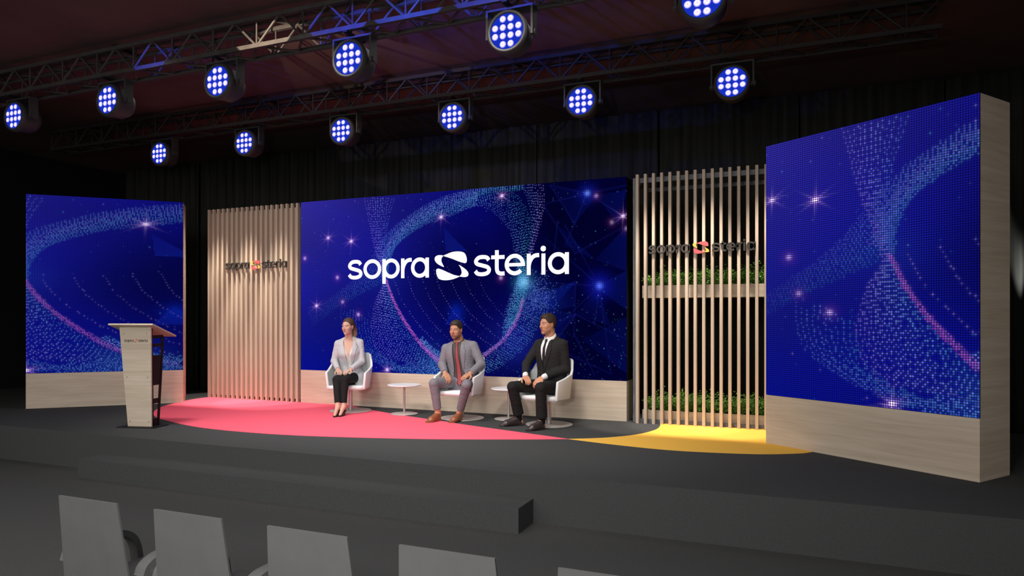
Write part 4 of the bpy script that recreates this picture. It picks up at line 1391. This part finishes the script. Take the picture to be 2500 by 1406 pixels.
    # diagonal drag folds on the fronts
    for s_ in (-1, 1):
        for z_ in ((.20, .10), (.13, .05)):
            a_, b_ = tl(s_ * .055, 0, z_[0]), tl(s_ * .13, 0, z_[1])
            a_ = a_ - T[:, 1] * (np.interp(z_[0] * ts, tz, tb * bw) + C['joff'] + .000); b_ = b_ - T[:, 1] * (np.interp(z_[1] * ts, tz, tb * bw) * .62 + C['joff'])
            g.add(cap(a_, b_, .003, .003), .010, cut=True)
    jk = emit(g, 'jacket', cloth(C['jacket_name'], C['jacket'], .85, (20, .34, .014)), label=C['jacket_label'])
    # lapels and collar
    g = Field(lo + (0, 0, .45), hi - (0, 0, .15), .0042)
    zb_, ztp = C['lapel']
    def lap(X, Y, Z):
        x, y, z = X - pel[0], Y - pel[1], Z - pel[2]
        u = x * T[0, 0] + y * T[1, 0] + z * T[2, 0]; v = x * T[0, 1] + y * T[1, 1] + z * T[2, 1]; w = x * T[0, 2] + y * T[1, 2] + z * T[2, 2]
        w = w / ts
        off = C['joff'] + .0035
        a = np.interp(w * ts, tz, ta * bw) + off; b = np.interp(w * ts, tz, tb * bw) + off; c = np.interp(w * ts, tz, tc_)
        k = (np.abs(u / a) ** 2.3 + np.abs((v - c) / b) ** 2.3) ** (1 / 2.3)
        d = np.abs((k - 1) * np.minimum(a, b)) - .0042
        e = np.interp(w, ze, ve)
        au = np.abs(u - C.get('vshift', 0))
        wd = np.interp(w, [zb_, zb_ + .16, ztp - .075, ztp - .074, ztp - .060, ztp - .058, ztp], [.004, .050, .066, .050, .044, .052, .030])
        d = np.maximum(d, np.maximum(e - .003 - au, au - e - wd))
        d = np.maximum(d, np.maximum(zb_ - w, w - ztp))
        return np.maximum(d, (v - c) + .01)
    g.add((lap, tl(-.2, -.2, 0) - .03, tl(.2, .1, .55) + .03), 0)
    nk0, nk1 = A3(n0), H(0, .022, -.05)
    na2 = (nk1 - nk0) / np.linalg.norm(nk1 - nk0)
    cr2 = nk0 + na2 * (hc[2] - .118 * hs - (.045 if wom else .030) - nk0[2])
    def jcol(X, Y, Z):
        x, y, z = X - cr2[0], Y - cr2[1], Z - cr2[2]
        w = x * na2[0] + y * na2[1] + z * na2[2]
        x, y, z = x - w * na2[0], y - w * na2[1], z - w * na2[2]
        u = x * T[0, 0] + y * T[1, 0] + z * T[2, 0]; v = x * T[0, 1] + y * T[1, 1] + z * T[2, 1]
        w = w - v * .42
        r = np.sqrt(u * u + v * v)
        d = np.abs(r - (nr + .0185 - w * .55)) - .0055
        d = np.maximum(d, np.maximum(w, -.055 - w))
        return np.maximum(d, -v - .030)
    g.add((jcol, cr2 - .12, cr2 + .12), .008)
    lp = emit(g, 'lapel', cloth(C['jacket_name'] + '_lapel', np.array(C['jacket']) * 1.0, .8, (30, .1, .006)), parent=jk)
    if C.get('button') is not None:
        bm = bmesh.new()
        p = front(C['button'], C['joff'] + .002) + T @ np.array([C.get('bx', .01), 0, 0])
        cyl(bm, p, p - T[:, 1] * .006, .009, n=14)
        fin('button', bm, M['black'], jk)
    # --------------------------------------------------- shoes
    for An, To in zip(sp['ankle'], sp['toe']):
        An, To = A3(An), A3(To)
        d = To - An; d[2] = 0; L = np.linalg.norm(d); d /= L
        sd = np.array([-d[1], d[0], 0]); up = np.array([0, 0, 1.])
        heel = An - d * .035; heel[2] = 0
        g = Field(np.minimum(heel, To) - .08, np.maximum(heel, To) + (.08, .08, .17), .0035)
        Rf = np.stack([d, sd, up], 1)
        tip = To.copy(); tip[2] = .0
        if wom:
            g.add(cap(tip - d * .070 + up * .022, tip - d * .014 + up * .012, .033, .011, (up, .60)), .01)
            g.add(cap(tip - d * .075 + up * .022, heel + up * .062 + d * .010, .031, .027), .012)
            g.add(cap(heel + up * .055, heel + up * .006, .014, .006), .012)
            cutc = cap(tip - d * .072 + up * .068, heel + up * .120, .034, .036)
            g.add(cutc, .006, cut=True)
        else:
            ball = tip - d * .085
            g.add(cap(ball + up * .028, tip - d * .022 + up * .020, .046, .021, (up, .62)), .012)
            g.add(cap(ball + up * .030, heel + d * .032 + up * .034, .042, .035), .02)
            g.add(cap(ball + up * .040 - d * .02, An - up * .018 + d * .012, .036, .038), .025)
            g.add(rbox((ball + tip) / 2 - d * .02 + up * .005, (.055, .036, .006), .005, Rf), .004)
            g.add(rbox(heel + d * .03 + up * .009, (.035, .031, .010), .006, Rf), .003)
            g.add(cap(An + up * .050, An + up * .10, .048, .055), .006, cut=True)
        sl, P = g.region(g.lo, g.lo + g.n * g.h)
        g.F = np.maximum(g.F, (.001 - P[2]) + 0 * g.F)
        emit(g, 'shoe', mat(C['shoe_name'], (*C['shoe'], 1), .38, 0, .5, (12, .1, .01)))
    if C.get('sock') is not None:
        for K_, An in zip(sp['knee'], sp['ankle']):
            K_, An = A3(K_), A3(An)
            g = Field(An - .09, An + (.09, .09, .20), .005)
            d = (K_ - An) / np.linalg.norm(K_ - An)
            g.add(cap(An - (0, 0, .02), An + d * .13, .040, .043), 0)
            emit(g, 'sock', cloth('sock', C['sock'], .9))
    return root

W = person(dict(
    woman=True, chair=((-5.82, 8.13), 21), label='person in light grey blazer and black trousers seated with hands on knees', head_scale=.955,
    pelvis=(-.010, .065, .475), neck=(-.035, .030, .998), torso_yaw=7, sh=.152, shz=.432,
    lo=(-.33, -.72, -.005), hi=(.27, .24, 1.36), head=(-.036, -.006, 1.180), head_rot=(-21, 1, 0),
    elbow=[(-.232, .0, .700), (.158, .0, .695)], wrist=[(-.122, -.205, .600), (.060, -.215, .600)],
    hip=[(-.078, .05, .465), (.075, .05, .465)], knee=[(-.085, -.40, .475), (.028, -.41, .475)],
    ankle=[(-.035, -.530, .125), (.030, -.480, .120)], toe=[(-.045, -.690, 0), (.010, -.640, 0)],
    hands=[dict(w=(-.112, -.218, .592), d=(.42, -.86, -.30), up=(.05, -.25, 1), thumb=1, curl=(.12, .35, .3), spread=.03),
           dict(w=(.052, -.222, .594), d=(-.38, -.88, -.26), up=(-.05, -.25, 1), thumb=-1, curl=(.12, .35, .3), spread=.03)],
    skin=(.60, .35, .27), lip=(.45, .09, .085), brow=(.16, .08, .05), hair_col=(.085, .042, .024), hair_r=(.081, .101, .091),
    hairline=([-.12, -.085, -.05, -.02, .02, .06, .12], [.092, .086, .070, .010, -.03, -.055, -.06]),
    clothes=dict(shirt=(.72, .69, .67), shirt_name='ivory', shirt_label='ivory v-neck blouse',
        trouser=(.012, .012, .013), trouser_name='black_stretch_trousers', trouser_label='slim black trousers', trouser_r=(.080, .056, .054, .040), hem=.86,
        jacket=(.50, .49, .52), jacket_name='light_grey_blazer', jacket_label='light grey blazer', joff=.020, jhem=-.15, flare=.034, sleeve=(.052, .047, .036), sleeve_back=.005,
        vz=[-.2, .02, .10, .14, .30, .44, .52], ve=[.11, .05, .020, .022, .040, .070, .075], lapel=(.11, .475), button=.085, bx=.035, collar_r=.066,
        shoe=(.010, .010, .011), shoe_name='black_pump')))
B = person(dict(
    chair=((-4.06, 8.10), 3), label='person in grey suit with red tie and dark shirt seated, hands on thighs', head_scale=.985,
    pelvis=(-.005, .060, .480), neck=(-.060, .030, .998), torso_yaw=4, sh=.190, shz=.425, build=1.0,
    lo=(-.42, -.66, -.005), hi=(.40, .24, 1.34), head=(-.080, -.014, 1.146), head_rot=(-3, 3, 1),
    elbow=[(-.292, .02, .685), (.258, .03, .705)], wrist=[(-.165, -.170, .600), (.208, -.215, .606)],
    hip=[(-.092, .05, .468), (.092, .05, .468)], knee=[(-.205, -.415, .482), (.245, -.425, .478)],
    ankle=[(-.180, -.345, .105), (.078, -.255, .105)], toe=[(-.240, -.555, 0), (.040, -.470, 0)],
    hands=[dict(w=(-.155, -.182, .592), d=(.62, -.50, -.52), up=(.35, -.45, .82), thumb=1, curl=(.25, .55, .4), spread=.03),
           dict(w=(.206, -.232, .598), d=(-.25, -.90, -.30), up=(0, -.3, 1), thumb=-1, curl=(.08, .30, .25), spread=.09)],
    skin=(.50, .235, .145), lip=(.42, .13, .10), brow=(.05, .03, .02), hair_col=(.040, .026, .018), hair_r=(.080, .101, .092), beard=.72, beard_col=(.10, .05, .03),
    hairline=([-.12, -.09, -.06, -.035, -.01, .03, .07, .12], [.082, .080, .070, .012, -.012, .0, -.055, -.075]),
    clothes=dict(shirt=(.075, .068, .068), shirt_name='charcoal', shirt_label='charcoal shirt', tie=(.30, .062, .07), tie_name='red_silk_tie', tie_label='coral red tie', tie_end=-.045,
        trouser=(.19, .18, .205), trouser_name='grey_suit_trousers', trouser_label='grey cropped trousers', trouser_r=(.086, .061, .060, .050), hem=.86,
        jacket=(.205, .195, .22), jacket_name='grey_suit_jacket', jacket_label='open grey suit jacket', joff=.024, jhem=-.10, sleeve=(.062, .056, .042), sleeve_back=.004,
        vz=[-.2, -.05, .06, .16, .30, .42, .52], ve=[.16, .115, .082, .062, .056, .060, .066], lapel=(.13, .478), collar_r=.080,
        shoe=(.26, .085, .035), shoe_name='tan_leather')))
D = person(dict(
    chair=((-2.83, 8.02), -11), label='person in black suit with white shirt and black tie seated looking aside', head_scale=1.03,
    pelvis=(.010, .060, .485), neck=(-.005, .030, 1.060), torso_yaw=-9, sh=.188, shz=.430, build=1.02,
    lo=(-.48, -.70, -.005), hi=(.36, .24, 1.43), head=(-.018, -.010, 1.222), head_rot=(-21, 0, 0),
    elbow=[(-.315, -.02, .725), (.205, .05, .690)], wrist=[(-.195, -.235, .606), (.050, -.205, .600)],
    hip=[(-.092, .05, .470), (.092, .05, .470)], knee=[(-.270, -.405, .480), (.140, -.435, .492)],
    ankle=[(-.262, -.270, .105), (.128, -.385, .105)], toe=[(-.415, -.475, 0), (.040, -.590, 0)],
    hands=[dict(w=(-.186, -.250, .597), d=(.72, -.60, -.36), up=(.2, -.25, 1), thumb=1, curl=(.15, .45, .35), spread=.02),
           dict(w=(.038, -.222, .590), d=(-.55, -.62, -.60), up=(.10, -.75, .65), thumb=-1, curl=(.25, .5, .4), spread=.03)],
    skin=(.56, .27, .165), lip=(.40, .13, .10), brow=(.045, .025, .018), hair_col=(.038, .022, .014), hair_r=(.080, .101, .094), beard=.28, beard_col=(.14, .07, .045), gaze=-1,
    hairline=([-.12, -.09, -.06, -.035, -.01, .03, .07, .12], [.088, .086, .072, .010, -.012, .0, -.055, -.075]),
    clothes=dict(shirt=(.80, .79, .80), shirt_name='white', shirt_label='white shirt with cuffs', cuff=True, tie=(.020, .017, .018), tie_name='black_silk_tie', tie_label='black tie', tie_end=.02,
        trouser=(.014, .013, .014), trouser_name='black_suit_trousers', trouser_label='black trousers', trouser_r=(.088, .065, .064, .066), hem=.90,
        jacket=(.020, .018, .019), jacket_name='black_suit_jacket', jacket_label='buttoned black suit jacket', joff=.024, jhem=-.10, sleeve=(.063, .056, .044), sleeve_back=.030,
        vz=[-.2, -.02, .10, .15, .30, .42, .52], ve=[.10, .035, .003, .004, .040, .062, .066], lapel=(.15, .478), button=.12, bx=.012, collar_r=.080,
        shoe=(.030, .020, .020), shoe_name='dark_brown_leather', sock=(.008, .008, .009))))
# ------------------------------------------------------------------ light
w = bpy.data.worlds.new('hall'); scene.world = w; w.use_nodes = True
w.node_tree.nodes['Background'].inputs[0].default_value = (1, .97, .95, 1)
w.node_tree.nodes['Background'].inputs[1].default_value = 0.7
def aim(o, t):
    d = Vector(t) - o.location
    o.rotation_euler = d.to_track_quat('-Z', 'Y').to_euler()
def spot(loc, to, power, deg, blend=.5, color=(1, .93, .84), size=.08, name='spot'):
    l = bpy.data.lights.new(name, 'SPOT'); l.energy = power; l.spot_size = math.radians(deg); l.spot_blend = blend
    l.color = color; l.shadow_soft_size = size
    o = bpy.data.objects.new(name, l); col.objects.link(o); o.location = loc; aim(o, to); return o
def area(loc, to, power, sx, sy, color=(1, .95, .9), spread=180, name='area'):
    l = bpy.data.lights.new(name, 'AREA'); l.energy = power; l.shape = 'RECTANGLE'; l.size = sx; l.size_y = sy
    l.color = color; l.spread = math.radians(spread)
    o = bpy.data.objects.new(name, l); col.objects.link(o); o.location = loc; aim(o, to); return o
WARM = (1, .95, .90)
w.node_tree.nodes['Background'].inputs[1].default_value = .60
# front key lights over the hall, thrown at the seated group
for x in (-6.8, -4.6, -2.4):
    spot((x, 5.0, 4.85), (x * .75 - 1.0, 7.7, .6), 530, 76, 1.0, WARM, .35, 'key_light')
area((-.7, -.3, 2.15), (-3, 4.0, 0), 75, .25, .25, (1, .98, .96), 150, 'house_light')
area((-5.2, 7.0, 4.90), (-5.2, 7.0, 0), 34, 6.5, .8, (1, .98, .96), 150, 'stage_fill')  # added soft overhead source without a fixture, lights step top and stage carpets
area((4.0, .5, 3.6), (1.4, 6.8, 1.4), 14, 1.2, 1.2, (1, .95, .88), 100, 'side_fill')
area((-4.0, 3.0, 4.90), (-4.0, 3.3, 0), 75, 9, 1.2, (1, .98, .96), 120, 'hall_fill')  # added overhead fill that lifts the hall floor
area((-4.5, -2.0, 3.6), (-6.5, 5.5, -.6), 120, 9, 1.2, (1, .97, .93), 110, 'front_fill')  # added soft fill from behind the camera for upright faces
# downlights grazing the slat screens
for x0, y in ((-8.72, 8.17), (-1.62, 8.08)):
    for k in range(3):
        spot((x0 + .62 * k, y, 3.92), (x0 + .62 * k, y + (.28 if y > 8.1 else .37), 1.5), (400, 440, 330)[k], 34, .35, (1, .88, .77), .10, 'wall_washer')
# added unseen spots that colour the nearer truss: flat fans of light
for x, c, p, wd in ((-6.85, (.06, .08, 1), 110, 1.6), (-5.20, (1, .78, .58), 170, 2.3), (-4.25, (.06, .08, 1), 170, 2.2), (-3.45, (.05, .10, 1), 200, 2.4), (-2.55, (.05, .08, 1), 150, 2.6)):
    o = spot((x, 4.95, 4.60), (x, 5.9, 4.66), p, 24, .05, c, .01, 'truss_light')
    o.scale = (wd, 1, 1)
# narrow uplights against the drapes behind the towers
for x, y, z, tx, p in ((-12.75, 10.30, 2.3, -12.72, 1100), (1.50, 10.30, 2.35, 1.42, 1100), (2.10, 10.30, 2.35, 2.02, 1300), (2.72, 10.30, .9, 2.55, 1500)):
    spot((x, y, z), (tx, y + .50, z + 1.9), p, 8, 1.0, (1, 1, 1), .03, 'uplight')
spot((-13.70, 7.85, 2.6), (-14.15, 7.9, 4.3), 1200, 9, 1.0, (1, 1, 1), .03, 'uplight')
